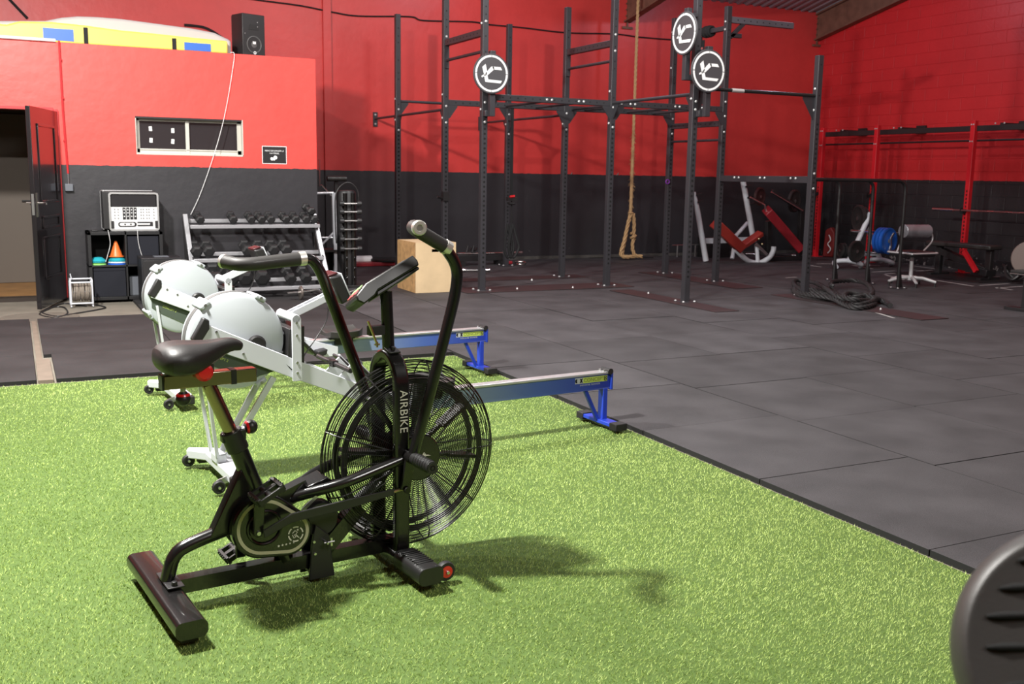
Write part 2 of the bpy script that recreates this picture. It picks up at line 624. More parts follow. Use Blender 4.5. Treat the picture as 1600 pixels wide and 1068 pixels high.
# boards filling the gap left of those tiles
g = MB(); g.b2((0.078, 7.40, -0.03), (0.175, 8.25, -0.006))
struct(g.done('trim_1', TAN, flat=True))
g = MB(); g.b2((0.085, 8.25, -0.03), (0.128, 10.48, -0.02))
struct(g.done('trim_2', TAN, flat=True))

# artificial grass: backing and a pile of single blades
turfbase = mat('turf backing', (0.07, 0.12, 0.02), 0.9, var=0.3, vscale=40)
g = MB(); g.b2((XL, YF, -0.031), (3.135, 7.385, -0.0295)); struct(g.done('turf_base', turfbase, flat=True))
blade = attr_mat('turf blade green', (0.25, 0.365, 0.065), (0.56, 0.69, 0.215), 0.6)
def grass():
    rng = np.random.default_rng(3)
    cells = []
    # keep blades where the hall camera region can look, thinner with distance
    N = 0
    P = []
    for (y0, y1, dens) in ((1.4, 2.4, 24000), (2.4, 3.4, 21000), (3.4, 4.6, 15000), (4.6, 6.0, 10500), (6.0, 7.385, 8000)):
        x0 = -1.0 - 0.12 * y1
        n = int((3.133 - x0) * (y1 - y0) * dens)
        P.append(np.stack([rng.uniform(x0, 3.133, n), rng.uniform(y0, y1, n), np.full(n, 1 + (y0 - 1.4) * 0.16)], 1))
    P = np.concatenate(P)
    n = len(P)
    ang = rng.uniform(0, 2 * np.pi, n)
    wd = 0.0010 * P[:, 2]
    hh = rng.uniform(0.006, 0.013, n)
    lean = rng.uniform(0.002, 0.012, n)
    la = rng.normal(0, 1.5, n) + 1.2 * np.sin(P[:, 0] * 1.7 + P[:, 1] * 0.9)
    ca, sa = np.cos(ang), np.sin(ang)
    z0 = np.full(n, -0.0305)
    v = np.empty((n, 3, 3))
    v[:, 0] = np.stack([P[:, 0] - ca * wd, P[:, 1] - sa * wd, z0], 1)
    v[:, 1] = np.stack([P[:, 0] + ca * wd, P[:, 1] + sa * wd, z0], 1)
    v[:, 2] = np.stack([P[:, 0] + lean * np.cos(la), P[:, 1] + lean * np.sin(la), z0 + hh], 1)
    me = bpy.data.meshes.new('artificial_turf')
    me.vertices.add(3 * n)
    me.vertices.foreach_set('co', v.reshape(-1).astype(np.float32))
    me.loops.add(3 * n)
    me.loops.foreach_set('vertex_index', np.arange(3 * n, dtype=np.int32))
    me.polygons.add(n)
    me.polygons.foreach_set('loop_start', np.arange(0, 3 * n, 3, dtype=np.int32))
    a = me.attributes.new('tint', 'FLOAT', 'FACE')
    X_, Y_ = P[:, 0], P[:, 1]
    pat = np.sin(X_ * 5.1 + 1.3 * np.sin(Y_ * 3.7)) * np.sin(Y_ * 6.3 + 1.1 * np.sin(X_ * 4.1)) + 0.6 * np.sin(X_ * 13 + 2 * np.sin(Y_ * 9)) * np.sin(Y_ * 11 + X_ * 3)
    t = np.clip(rng.uniform(0, 1, n) ** 1.15 * 0.9 + 0.05 + 0.09 * pat, 0, 1)
    a.data.foreach_set('value', t.astype(np.float32))
    me.update()
    me.validate()
    me.materials.append(blade)
    o = bpy.data.objects.new('artificial_turf', me)
    COL.objects.link(o)
    tag(o, 'bright green short artificial grass under the exercise machines', 'artificial grass', kind='stuff')
grass()

# walls
def wallobj(name, boxes, m, bev=0):
    g = MB()
    for lo, hi in boxes: g.b2(lo, hi)
    return struct(g.done(name, m, flat=True))
wallobj('wall_back', [((XL, YB, -0.1), (XR + 0.3, YB + 0.2, EAVE + 0.02))], WALL)
g = MB()
zr = lambda y: roof_z(y) + 0.02
g.prism([(YF, -0.1), (YB + 0.2, -0.1), (YB + 0.2, zr(YB)), (RIDGE, zr(RIDGE)), (YF, zr(YF))], (XR + 0.1, 0, 0), (0, 1, 0), (0, 0, 1), 0.2)
struct(g.done('wall_right', WALLB, flat=True))
g = MB()
g.prism([(YF, -0.1), (YB + 0.2, -0.1), (YB + 0.2, zr(YB)), (RIDGE, zr(RIDGE)), (YF, zr(YF))], (XL - 0.1, 0, 0), (0, 1, 0), (0, 0, 1), 0.2)
struct(g.done('wall_left', WALL, flat=True))
wallobj('wall_front', [((XL, YF - 0.2, -0.1), (XR, YF, 4.5))], WALL)
# the office box: front wall with a doorway and a window opening
T = 0.16
DX0, DX1, DZ = -0.55, 0.44, 2.03
WX0, WX1, WZ0, WZ1 = 1.27, 2.457, 1.583, 2.005
wallobj('wall_office', [((XL, YO, -0.05), (DX0, YO + T, ZO)), ((DX0, YO, DZ), (DX1, YO + T, ZO)), ((DX1, YO, -0.05), (WX0, YO + T, ZO)),
                        ((WX0, YO, -0.05), (WX1, YO + T, WZ0)), ((WX0, YO, WZ1), (WX1, YO + T, ZO)), ((WX1, YO, -0.05), (XO, YO + T, ZO)),
                        ((XO - T, YO + T, -0.05), (XO, YB, ZO))], WALLO)
wallobj('wall_inner', [((XL, 13.9, -0.05), (XO - T, 14.0, ZO - 0.05))], INNER)
wallobj('ceiling_office', [((XL, YO + T, ZO - 0.1), (XO - T, YB, ZO - 0.01))], CREAMV)
g = MB(); g.b2((XL, YO + 0.02, -0.03), (XO - T, 13.9, 0.004)); struct(g.done('floor_office', WOODFL, flat=True))
g = MB(); g.b2((DX0, YO - 0.01, -0.03), (DX1, YO + T + 0.02, 0.012)); struct(g.done('trim_3', mat('dark threshold', (0.03, 0.02, 0.015), 0.5)))
# inner door seen through the doorway
d = thing('inner_door', 'plain tan grey inner door seen through the open doorway', 'door', (-0.1, 13.87, 0.006))
g = MB(); g.b2((-0.55, -0.02, 0), (0.35, 0.015, 2.05)); g.done('door_panel', mat('grey tan door', (0.13, 0.105, 0.085), 0.6), d, bevel=0.004)
g = MB(); g.b2((0.19, -0.045, 1.0), (0.33, -0.03, 1.018)); g.cyl((0.32, -0.02, 1.009), (0.32, -0.045, 1.009), 0.01); g.done('door_handle', BLACKM, d)
# brick-and-pillar strip on the back wall
g = MB(); g.b2((4.34, YB - 0.05, 0), (4.46, YB, EAVE)); struct(g.done('trim_4', WALL))
# dark dado foot of the walls
g = MB(); g.b2((XO, YB - 0.03, 0), (XR, YB, 0.05)); struct(g.done('baseboard_back', mat('scuffed skirting', (0.07, 0.065, 0.06), 0.8, var=0.6, vscale=9)))

# corrugated roof on rafters
def corrugated(y0, y1, name):
    g = MB()
    n = int((XR + 0.2 - XL) / 0.19)
    prof = []
    for i in range(n + 1):
        x = XL + i * 0.19
        prof += [(x, 0), (x + 0.06, 0), (x + 0.09, 0.045), (x + 0.155, 0.045)]
    va = [g.b.verts.new((x, y0, roof_z(y0) + z)) for x, z in prof]
    vb = [g.b.verts.new((x, y1, roof_z(y1) + z)) for x, z in prof]
    for i in range(len(prof) - 1): g._f([va[i], va[i + 1], vb[i + 1], vb[i]])
    o = g.done(name, mat('corrugated roof sheet', (0.34, 0.35, 0.38), 0.5, 0.3), flat=True)
    md = o.modifiers.new('solid', 'SOLIDIFY'); md.thickness = 0.004
    struct(o)
corrugated(YB + 0.15, RIDGE, 'ceiling')
corrugated(RIDGE, YF, 'ceiling_front')
def rafter(x, name, lab):
    r = thing(name, lab, 'roof beam', (x, YB, 0))
    g = MB()
    for (z0, z1, wd) in ((-0.03, 0, 0.14), (-0.5, -0.47, 0.14), (-0.47, -0.03, 0.012)):
        y0, y1 = -0.01, RIDGE - YB
        a = roof_z(YB); b = roof_z(RIDGE)
        pl = [(y0, a + z0 - 0.012), (y0, a + z1 - 0.012), (y1, b + z1 - 0.012), (y1, b + z0 - 0.012)]
        g.prism(pl, (0, 0, 0), (0, 1, 0), (0, 0, 1), wd)
    g.done('beam_profile', RAFTER, r)
    g = MB(); g.b2((-0.012, -0.03, roof_z(YB) - 0.6), (0.012, -0.004, roof_z(YB) - 0.02))
    g.b2((-0.1, -0.035, roof_z(YB) - 0.62), (0.1, -0.004, roof_z(YB) - 0.58))
    for z in (0.1, 0.2, 0.3, 0.4): g.cyl((-0.04, -0.03, roof_z(YB) - z), (-0.04, -0.05, roof_z(YB) - z), 0.012, seg=8)
    g.done('end_plate', RAFTER, r)
rafter(XR - 0.09, 'roof_beam', 'rusty brown steel roof beam running up along the right wall')
rafter(9.75, 'roof_beam', 'brown steel roof beam meeting the back wall behind the rig')

# window of the office
wn = thing('window_1', 'low off white two pane window in the red office wall', 'window', (WX0, YO, WZ0))
wn['kind'] = 'structure'
W_, H_ = WX1 - WX0, WZ1 - WZ0
g = MB()
fy0, fy1 = 0.075, 0.12
for lo, hi in (((0, fy0, 0), (W_, fy1, 0.07)), ((0, fy0, H_ - 0.045), (W_, fy1, H_)), ((0, fy0, 0), (0.05, fy1, H_)), ((W_ - 0.055, fy0, 0), (W_, fy1, H_)), ((W_ / 2 - 0.045, fy0 - 0.012, 0), (W_ / 2 - 0.005, fy1, H_))):
    g.b2(lo, hi)
g.b2((-0.0, -0.004, -0.0), (W_, fy0, 0.022))
g.b2((W_ - 0.012, -0.004, 0.0), (W_, fy0, H_))
g.b2((0, 0.0, 0.0), (0.01, fy0, H_))
g.b2((0.045, fy0 - 0.012, 0.055), (W_ - 0.05, fy0, 0.066))
g.done('window_frame', CREAMFR, wn, bevel=0.003)
for a, b in ((0.05, W_ / 2 - 0.04), (W_ / 2 - 0.01, W_ - 0.055)):
    g = MB(); g.b2((a, 0.094, 0.065), (b, 0.1, H_ - 0.04)); g.done('pane', GLASSD, wn)
g = MB(); g.b2((0.0, 0.0, H_ - 0.02), (W_, 0.075, H_ - 0.001)); g.done('shaded_reveal', BLACKM, wn)  # black strip: shade under the top of the opening put into colour
for k, (px, py) in enumerate(((235, 201), (270, 204), (236, 219), (270, 221))):
    q = atY(px, py, YO + 0.09)
    g = MB(); g.box(q, (0.034, 0.003, 0.052), R=M4.Rotation(0.05 * (k - 1), 3, 'Y'))
    tag(g.done('paper_tape', WHITEPL), 'small white tape square on the left window pane, %s' % ['upper left of four', 'upper right of four', 'lower left of four', 'lower right of four'][k], 'tape', 'tape squares on the window')
# poster
P0 = V((2.672, YO - 0.004, 1.508))
po = thing('poster', 'small black poster with white border on red office wall', 'poster', P0)
g = MB(); g.b2((0, 0, 0), (0.29, 0.003, 0.208)); g.done('border', WHITEPR, po)
g = MB(); g.b2((0.007, -0.0015, 0.007), (0.283, 0, 0.201)); g.done('print_area', BLACKM, po)
mt = frame_mtx((0.145, -0.002, 0.152), (1, 0, 0), (0, 0, 1))
text('MERCI DE RANGER LE', 'lettering', 0.025, WHITEPR, po, frame_mtx((0.145, -0.002, 0.152), (1, 0, 0), (0, 0, 1)), 0.0005, sx=0.88)
text('MATÉRIEL', 'lettering', 0.025, WHITEPR, po, frame_mtx((0.145, -0.002, 0.122), (1, 0, 0), (0, 0, 1)), 0.0005)
g = MB()
for cx, cz, r in ((0.115, 0.06, 0.02), (0.155, 0.075, 0.023), (0.14, 0.052, 0.012)):
    g.cyl((cx, -0.003, cz), (cx, 0, cz), r, seg=8)
g.bar((0.11, -0.002, 0.052), (0.165, -0.002, 0.078), 0.004, 0.008, (0, 1, 0))
g.done('dumbbell_drawing', WHITEPR, po)

# the open door leaf
hx, hy = 0.455, 12.12
fx, fy = 0.172, 11.17
L_ = math.hypot(hx - fx, hy - fy)
dr = thing('door_1', 'tall black panelled door standing open beside the doorway', 'door', (hx, hy, 0), math.atan2(fy - hy, fx - hx))
dr['kind'] = 'structure'
g = MB(); g.b2((0, -0.022, 0.0), (L_, 0.022, 2.02)); g.b2((0.4, -0.03, 0.0), (0.425, 0.03, 0.01))
g.done('door_leaf', DOORM, dr, bevel=0.004)
for z0, z1 in ((0.28, 0.72), (0.80, 0.93), (0.80 + 0.19, 1.03 + 0.0), (1.06, 1.86)):
    if z1 - z0 < 0.06: continue
    for sy in (-1, 1):
        g = MB()
        a, b = 0.16, L_ - 0.2
        for lo, hi in (((a, z0), (b, z0 + 0.03)), ((a, z1 - 0.03), (b, z1)), ((a, z0), (a + 0.03, z1)), ((b - 0.03, z0), (b, z1))):
            g.b2((lo[0], min(sy * 0.022, sy * 0.034), lo[1]), (hi[0], max(sy * 0.022, sy * 0.034), hi[1]))
        g.done('panel_moulding', DOORM, dr, bevel=0.006)
for sy in (-1, 1):
    g = MB(); g.b2((L_ - 0.085, min(sy * 0.022, sy * 0.03), 0.93), (L_ - 0.045, max(sy * 0.022, sy * 0.03), 1.17))
    g.cyl((L_ - 0.065, sy * 0.03, 1.07), (L_ - 0.065, sy * 0.08, 1.07), 0.009)
    g.tube(fillet([(L_ - 0.065, sy * 0.075, 1.07), (L_ - 0.17, sy * 0.075, 1.07), (L_ - 0.175, sy * 0.075, 1.05)], 0.01), 0.009)
    g.done('door_handle', CHROME, dr)
g = MB(); g.b2((L_ - 0.001, -0.012, 0.95), (L_ + 0.003, 0.012, 1.16)); g.done('lock_plate', STEEL, dr)
# frame around the doorway
g = MB()
g.b2((DX1 - 0.001, YO - 0.035, 0), (DX1 + 0.045, YO, DZ + 0.01)); g.b2((DX0 - 0.05, YO - 0.02, 0), (DX0, YO, DZ + 0.05))
struct(g.done('trim_5', REDPIPE, bevel=0.003))
g = MB(); g.b2((DX0, YO - 0.015, DZ), (DX1, YO, DZ + 0.03)); struct(g.done('trim_6', REDPIPE))
# conduit and junction box
cp = thing('conduit', 'thin red painted conduit ending in a grey junction box', 'conduit', (0.54, YO - 0.015, 1.2))
g = MB(); g.tube([(-0.005, 0, 1.56), (-0.003, 0, 0.8), (0.012, 0, 0.16)], 0.011, 8)
for z in (0.5, 0.95, 1.35): g.cyl((0, 0, z), (0, 0, z + 0.02), 0.016, seg=8)
g.done('pipe', REDPIPE, cp)
g = MB(); g.cyl((0.012, 0, 0.05), (0.012, 0, 0.17), 0.01, seg=8); g.done('pipe_end', STEEL, cp)
g = MB(); g.b2((-0.028, -0.03, -0.03), (0.055, 0.014, 0.05)); g.done('junction_box', GREYBOX, cp, bevel=0.006)
# round cast grate in the concrete strip
q = atZ(62, 491)
g = MB()
g.lathe((q.x, q.y, -0.0305), (0, 0, 1), [(0.36, 0), (0.36, 0.004), (0.34, 0.006), (0, 0.006)], 40)
for k in range(-7, 8):
    h = math.sqrt(max(0, 0.32 ** 2 - (k * 0.045) ** 2))
    g.b2((q.x - h, q.y + k * 0.045 - 0.008, -0.025), (q.x + h, q.y + k * 0.045 + 0.008, -0.0215))
tag(g.done('manhole_cover', mat('worn iron cover', (0.13, 0.11, 0.09), 0.7, var=0.3)), 'round ribbed iron cover in the concrete before the doorway', 'manhole cover')
# painted line marks on the rubber
marks = [((1365, 487), (1397, 497), 0.03), ((1228, 434), (1244, 433), 0.04), ((1261, 414), (1283, 417), 0.05), ((1276, 412), (1302, 412), 0.04), ((1332, 414), (1363, 420), 0.05), ((1363, 425), (1398, 423), 0.04),
         ((1345, 414), (1375, 415), 0.03), ((1382, 429), (1412, 437), 0.04), ((1383, 428), (1424, 425), 0.04), ((1421, 421), (1459, 424), 0.03), ((1432, 424), (1456, 422), 0.04),
         ((1464, 438), (1521, 447), 0.04), ((1489, 437), (1509, 436), 0.04), ((1531, 446), (1576, 443), 0.04), ((1557, 450), (1600, 447), 0.04), ((1557, 449), (1582, 453), 0.04), ((1518, 433), (1562, 432), 0.04), ((1425, 415), (1470, 421), 0.03)]
linem = mat('worn white floor paint', (0.42, 0.40, 0.39), 0.7, var=0.4, vscale=30)
g = MB()
for (a, b, wd) in marks:
    A = atZ(*a); B = atZ(*b)
    A.z = B.z = 0.0022
    g.bar(A, B, wd, 0.0016)
struct(g.done('floor_line', linem, flat=True))
# cables on the walls
def cable(name, pts, r, m, lab, cat='cable', grp=None, n=6):
    g = MB(); g.tube(smooth_path(pts, n), r, 6)
    return tag(g.done(name, m), lab, cat, grp)
wy = YB - 0.015
cable('wall_cable', [atY(px, py, wy) for px, py in ((370, -5), (410, 1), (470, 9), (520, 19), (560, 25), (640, 26), (662, 32), (737, 34), (760, 38), (815, 43), (885, 51), (960, 53), (1000, 58), (1050, 62), (1085, 64))], 0.012, BLACKM, 'long black cable sagging across the red back wall')
cable('speaker_cable', [atY(px, py, YO - 0.02) for px, py in ((360, 82), (366, 84), (364, 105), (355, 160), (345, 205), (330, 255), (312, 305), (298, 335))], 0.0038, WHITEPL, 'thin white cable hanging down the office wall from the speaker')

# ================================================================ THE AIR BIKE IN FRONT
BA = math.radians(6.6)
bike = thing('air_bike', 'black fan exercise bike with moving arms standing on the grass', 'exercise bike', (0.375, 3.33, -0.02), BA)
def b(s, l, z): return V((s, -l, z + 0.02))
def oval_beam(g, c0, c1, w_, h_, seg=20):
    """flat oval section between two points"""
    c0 = V(c0); c1 = V(c1)
    n = (c1 - c0).normalized(); x = V((0, 0, 1)).cross(n).normalized(); y = V((0, 0, 1))
    rad = h_ / 2 * 0.8; fl = w_ / 2 - rad; fv = h_ / 2 - rad
    pl = []
    for k in range(seg):
        a = 2 * math.pi * (k + .5) / seg
        pl.append((math.cos(a) * rad + (fl if math.cos(a) > 0 else -fl), math.sin(a) * rad + (fv if math.sin(a) > 0 else -fv)))
    A = [g.b.verts.new(c0 + x * p + y * q) for p, q in pl]
    B = [g.b.verts.new(c1 + x * p + y * q) for p, q in pl]
    g._f(A[::-1]); g._f(B)
    for i in range(seg): g._f([A[i], A[(i + 1) % seg], B[(i + 1) % seg], B[i]])
# frame
g = MB()
g.bar(b(0.02, 0, 0.052), b(0.86, 0, 0.052), 0.05, 0.05)                       # main tube
g.tube(fillet([b(0.01, 0, 0.075), b(0.035, 0, 0.165), b(0.10, 0, 0.19), b(0.30, 0, 0.235)], 0.07, 8), 0.0235, 14)   # swan neck
g.cyl(b(0.247, 0, 0.53), b(0.415, 0, 0.07), 0.031, seg=18)                    # seat tube
g.bar(b(0.50, 0, 0.325), b(0.36, 0, 0.275), 0.05, 0.06)                       # boom behind the fan
g.bar(b(0.70, 0, 0.22), b(0.55, 0, 0.07), 0.05, 0.055)                        # diagonal strut
g.done('frame', BLACKP, bike, bevel=0.004)
g = MB(); g.prism([(0.262, 0.425), (0.295, 0.36), (0.335, 0.26), (0.2, 0.21), (0.148, 0.2)], b(0, 0, 0), (1, 0, 0), (0, 0, 1), 0.05)
g.done('gusset', BLACKP, bike, bevel=0.004)
for sgn in (1, -1):                                                            # tubes that hug the fan
    g = MB(); g.tube(fillet([b(0.845, 0.105 * sgn, 0.405), b(0.60, 0.105 * sgn, 0.345), b(0.50, 0.06 * sgn, 0.318), b(0.43, 0.0, 0.285)], 0.06, 6), 0.0195, 14)
    g.done('side_tube', BLACKP, bike)
g = MB(); g.prism([(0.485, 0.335), (0.56, 0.36), (0.59, 0.335), (0.5, 0.30)], b(0, 0, 0), (1, 0, 0), (0, 0, 1), 0.10); g.done('boom_plate', BLACKP, bike, bevel=0.003)
# front fork: inverted U around the fan
g = MB()
path = [(-0.098, -0.055)] + [(-0.098 + 0.0, 0.64)] + [(0.098 * math.cos(a) * (-1), 0.66 + 0.115 * math.sin(a)) for a in [math.pi * k / 14 for k in range(15)]] + [(0.098, 0.64), (0.098, -0.01)]
hw, tk = 0.029, 0.034
outer = [(-0.115, 0.015)] + [(-0.115 * math.cos(math.pi * k / 14), 0.665 + 0.125 * math.sin(math.pi * k / 14)) for k in range(15)] + [(0.115, 0.015)]
inner = [(-0.082, 0.015)] + [(-0.082 * math.cos(math.pi * k / 14), 0.665 + 0.088 * math.sin(math.pi * k / 14)) for k in range(15)] + [(0.082, 0.015)]
poly = outer + inner[::-1]
A = [g.b.verts.new(b(0.825 - hw, p, q)) for p, q in poly]
B = [g.b.verts.new(b(0.825 + hw, p, q)) for p, q in poly]
k = len(outer)
for i in range(len(poly)):
    j = (i + 1) % len(poly)
    g._f([A[i], A[j], B[j], B[i]])
for i in range(k - 1):
    g._f([A[i], A[i + 1], A[-2 - i], A[-1 - i]]); g._f([B[i], B[i + 1], B[-2 - i], B[-1 - i]])
fk = g.done('fork', BLACKP, bike, bevel=0.009)
text('AIRBIKE', 'lettering', 0.044, PRINT, fk, frame_mtx(b(0.826, 0.1172, 0.58), (0, 0, -1), (1, 0, 0)), 0.0006, sx=0.98)
g = MB(); g.box(b(0.825, 0.03, 0.79), (0.045, 0.05, 0.006), R=M4.Rotation(0.25, 3, 'X')); g.cyl(b(0.825, 0.035, 0.788), b(0.825, 0.037, 0.803), 0.009, seg=6); g.done('top_plate', BLACKM, bike, bevel=0.002)
g = MB(); g.cyl(b(0.825, 0, 0.775), b(0.815, 0, 1.00), 0.0225, seg=18); g.done('stem', BLACKP, bike)
g = MB(); g.box(b(0.775, 0.0, 0.862), (0.06, 0.03, 0.035)); g.done('bottle_bracket', BLACKM, bike, bevel=0.002)
g = MB(); g.cyl(b(0.735, 0.02, 0.90), b(0.765, 0.03, 0.815), 0.0045, seg=8); g.box(b(0.765, 0.03, 0.815), (0.02, 0.006, 0.006)); g.box(b(0.765, 0.03, 0.815), (0.006, 0.006, 0.02)); g.done('bracket_rod', GOLD, bike)
# console: a slab tilted back to the rider
ang = math.radians(27)
cu_, cv_ = V((math.cos(ang), 0, math.sin(ang))), V((-math.sin(ang), 0, math.cos(ang)))
c0 = b(0.795, 0, 1.03)
g = MB(); g.prism([(-0.135, -0.012), (-0.12, -0.034), (-0.07, -0.028), (-0.05, -0.018), (0.13, -0.018), (0.135, 0.0), (0.13, 0.024), (-0.075, 0.024), (-0.13, 0.004)], c0, cu_, cv_, 0.17)
co = g.done('console', PLASTIC, bike, bevel=0.005)
g = MB(); g.prism([(-0.06, -0.034), (-0.05, -0.018), (0.132, -0.018), (0.132, -0.030)], c0, cu_, cv_, 0.13); g.done('console_back', BLACKM, bike, bevel=0.004)
g = MB(); g.prism([(-0.045, 0.0235), (0.10, 0.0235), (0.10, 0.0265), (-0.045, 0.0265)], c0, cu_, cv_, 0.11); g.done('screen', SCREEN, co, label='pale grey display window')
for dx, m_ in ((-0.112, mat('red button', (0.6, 0.1, 0.12), 0.4)), (-0.09, mat('green button', (0.35, 0.6, 0.25), 0.4))):
    for dl in (-0.045, 0.0, 0.045):
        g = MB(); zz = 0.012 + (dx + 0.112) * 0.36
        g.prism([(dx - 0.009, zz - 0.002), (dx + 0.009, zz + 0.005), (dx + 0.009, zz + 0.008), (dx - 0.009, zz + 0.001)], c0 + V((0, dl, 0)), cu_, cv_, 0.03); g.done('button', m_, co)
RC = M4.Translation(c0) @ M4.Rotation(math.radians(-20), 4, cu_) @ M4.Translation(-c0)
for o_ in [o_ for o_ in bike.children if o_.name.startswith('console')]: o_.matrix_local = RC
# saddle and its slider
g = MB(); g.cyl(b(0.168, 0, 0.725), b(0.247, 0, 0.53), 0.0235, seg=20); g.done('seat_post', BROWNREFL, bike)
g = MB(); g.cyl(b(0.236, 0, 0.558), b(0.262, 0, 0.488), 0.037, seg=20); g.box(b(0.268, 0, 0.545), (0.03, 0.05, 0.035)); g.box(b(0.214, 0, 0.535), (0.018, 0.03, 0.03)); g.done('clamp_collar', PLASTIC, bike, bevel=0.003)
def ballknob(c, axis, name='adjusting_knob'):
    c = V(c); ax = V(axis).normalized()
    g = MB(); g.cyl(c - ax * 0.045, c, 0.009, seg=12); k1 = g.done('knob_stem', STEEL, bike)
    g = MB(); g.lathe(c, ax, [(0.012, -0.022), (0.02, -0.012), (0.0245, 0.0), (0.024, 0.006), (0.02, 0.016), (0.010, 0.023), (0, 0.024)], 20); kk = g.done(name, PLASTIC, bike, label='black ball knob with red ring')
    g = MB(); g.lathe(c, ax, [(0.0195, -0.0165), (0.0215, -0.014), (0.0235, -0.009), (0.0215, -0.008)], 20); g.done('red_ring', REDK, kk)
ballknob(b(0.305, 0, 0.563), (1, 0, 0.12))
ballknob(b(0.085, 0, 0.685), (0, 0, -1))
g = MB(); g.bar(b(0.02, 0, 0.745), b(0.325, 0, 0.745), 0.046, 0.046); sl = g.done('seat_slider', BROWNREFL, bike, bevel=0.003)
g = MB(); g.bar(b(0.014, 0, 0.745), b(0.021, 0, 0.745), 0.048, 0.048); g.done('end_cap', PLASTIC, sl)
g = MB(); g.bar(b(0.238, 0, 0.745), b(0.256, 0, 0.745), 0.049, 0.049); g.done('collar', PLASTIC, sl)
g = MB(); g.cyl(b(0.165, 0, 0.76), b(0.165, 0, 0.815), 0.012, seg=14); g.box(b(0.13, 0, 0.782), (0.10, 0.07, 0.03)); g.done('seat_carriage', BLACKM, bike, bevel=0.004)
for sgn in (1, -1):
    g = MB(); g.lathe(b(0.14 if sgn > 0 else 0.10, 0.03 * sgn, 0.776), (0, -sgn, 0), [(0.012, 0), (0.026, 0.006), (0.030, 0.016), (0.029, 0.03), (0.020, 0.038), (0.0, 0.04)], 24)
    g.done('carriage_knob', REDK, bike, label='round red tightening knob')
# saddle surface: stations along s with half width, top and bottom
g = MB()
st = [(0.000, 0.035, 0.832, 0.812), (0.008, 0.085, 0.856, 0.786), (0.03, 0.110, 0.872, 0.770), (0.07, 0.118, 0.878, 0.764), (0.11, 0.107, 0.875, 0.768), (0.15, 0.080, 0.872, 0.779),
      (0.19, 0.052, 0.873, 0.802), (0.225, 0.038, 0.876, 0.823), (0.255, 0.031, 0.874, 0.834), (0.275, 0.026, 0.865, 0.825), (0.286, 0.014, 0.855, 0.843)]
rings = []
for s_, hw_, zt, zb in st:
    rg = []
    for k in range(20):
        a = 2 * math.pi * k / 20
        cx = math.copysign(abs(math.cos(a)) ** 0.75, math.cos(a)) * hw_
        sz_ = math.sin(a)
        z = (zt + zb) / 2 + (zt - zb) / 2 * (math.copysign(abs(sz_) ** 0.6, sz_)) - (0.010 * math.exp(-(cx / 0.02) ** 2) if sz_ > 0 and 0.02 < s_ < 0.2 else 0)
        if sz_ > 0: z -= 0.35 * (abs(cx) / 0.115) ** 2 * 0.03
        rg.append(g.b.verts.new(b(s_, cx, z)))
    rings.append(rg)
for A, B in zip(rings, rings[1:]):
    for k in range(20): g._f([A[k], A[(k + 1) % 20], B[(k + 1) % 20], B[k]])
g._f(rings[0][::-1]); g._f(rings[-1])
g.done('saddle', SADDLE, bike, subd=1)
# feet
g = MB(); oval_beam(g, b(0.0, -0.33, 0.036), b(0.0, 0.33, 0.036), 0.1, 0.058)
rs = g.done('rear_foot_bar', BLACKP, bike)
for l_ in (-0.25, 0.27):
    g = MB(); g.box(b(0.0, l_, -0.005), (0.05, 0.06, 0.022)); g.done('foot_pad', RUBBER, rs)
g = MB()
for l_ in (-0.062, 0.062): g.cyl(b(0.018, l_, 0.068), b(0.018, l_, 0.092), 0.010, seg=8)
g.box(b(0.02, 0, 0.0745), (0.055, 0.155, 0.006)); g.done('mounting_bolts', BLACKM, rs, bevel=0.002)
g = MB(); oval_beam(g, b(0.825, -0.30, 0.032), b(0.825, 0.15, 0.032), 0.085, 0.055); fs = g.done('front_foot_bar', BLACKP, bike)
for sgn in (1, -1):
    g = MB(); oval_beam(g, b(0.825, 0.13 * sgn, 0.036), b(0.825, 0.335 * sgn, 0.036), 0.098, 0.068)
    for k in range(8): g.box(b(0.825, (0.165 + k * 0.017) * sgn, 0.071), (0.07, 0.006, 0.006))
    g.done('ribbed_foot_cap', PLASTIC, bike, bevel=0.004)
    g = MB(); g.lathe(b(0.912, 0.275 * sgn - 0.013, 0.018), (0, -1, 0), [(0.012, 0), (0.033, 0), (0.036, 0.006), (0.036, 0.02), (0.033, 0.026), (0.022, 0.026), (0.022, 0.02), (0.0, 0.02)], 28); wh = g.done('transport_wheel', RUBBER, bike)
    g = MB(); g.lathe(b(0.912, 0.275 * sgn + (0.014 if sgn > 0 else -0.018), 0.018), (0, -1, 0), [(0.008, -0.004), (0.022, -0.002), (0.022, 0.001), (0.012, 0.003), (0, 0.003)], 24); g.done('wheel_hub', REDK, wh, label='red wheel centre')
    g = MB(); g.cyl(b(0.912, 0.255 * sgn, 0.018), b(0.912, 0.30 * sgn, 0.018), 0.006, seg=8); g.bar(b(0.87, 0.255 * sgn, 0.03), b(0.914, 0.255 * sgn, 0.018), 0.006, 0.02); g.done('wheel_axle', STEEL, wh)
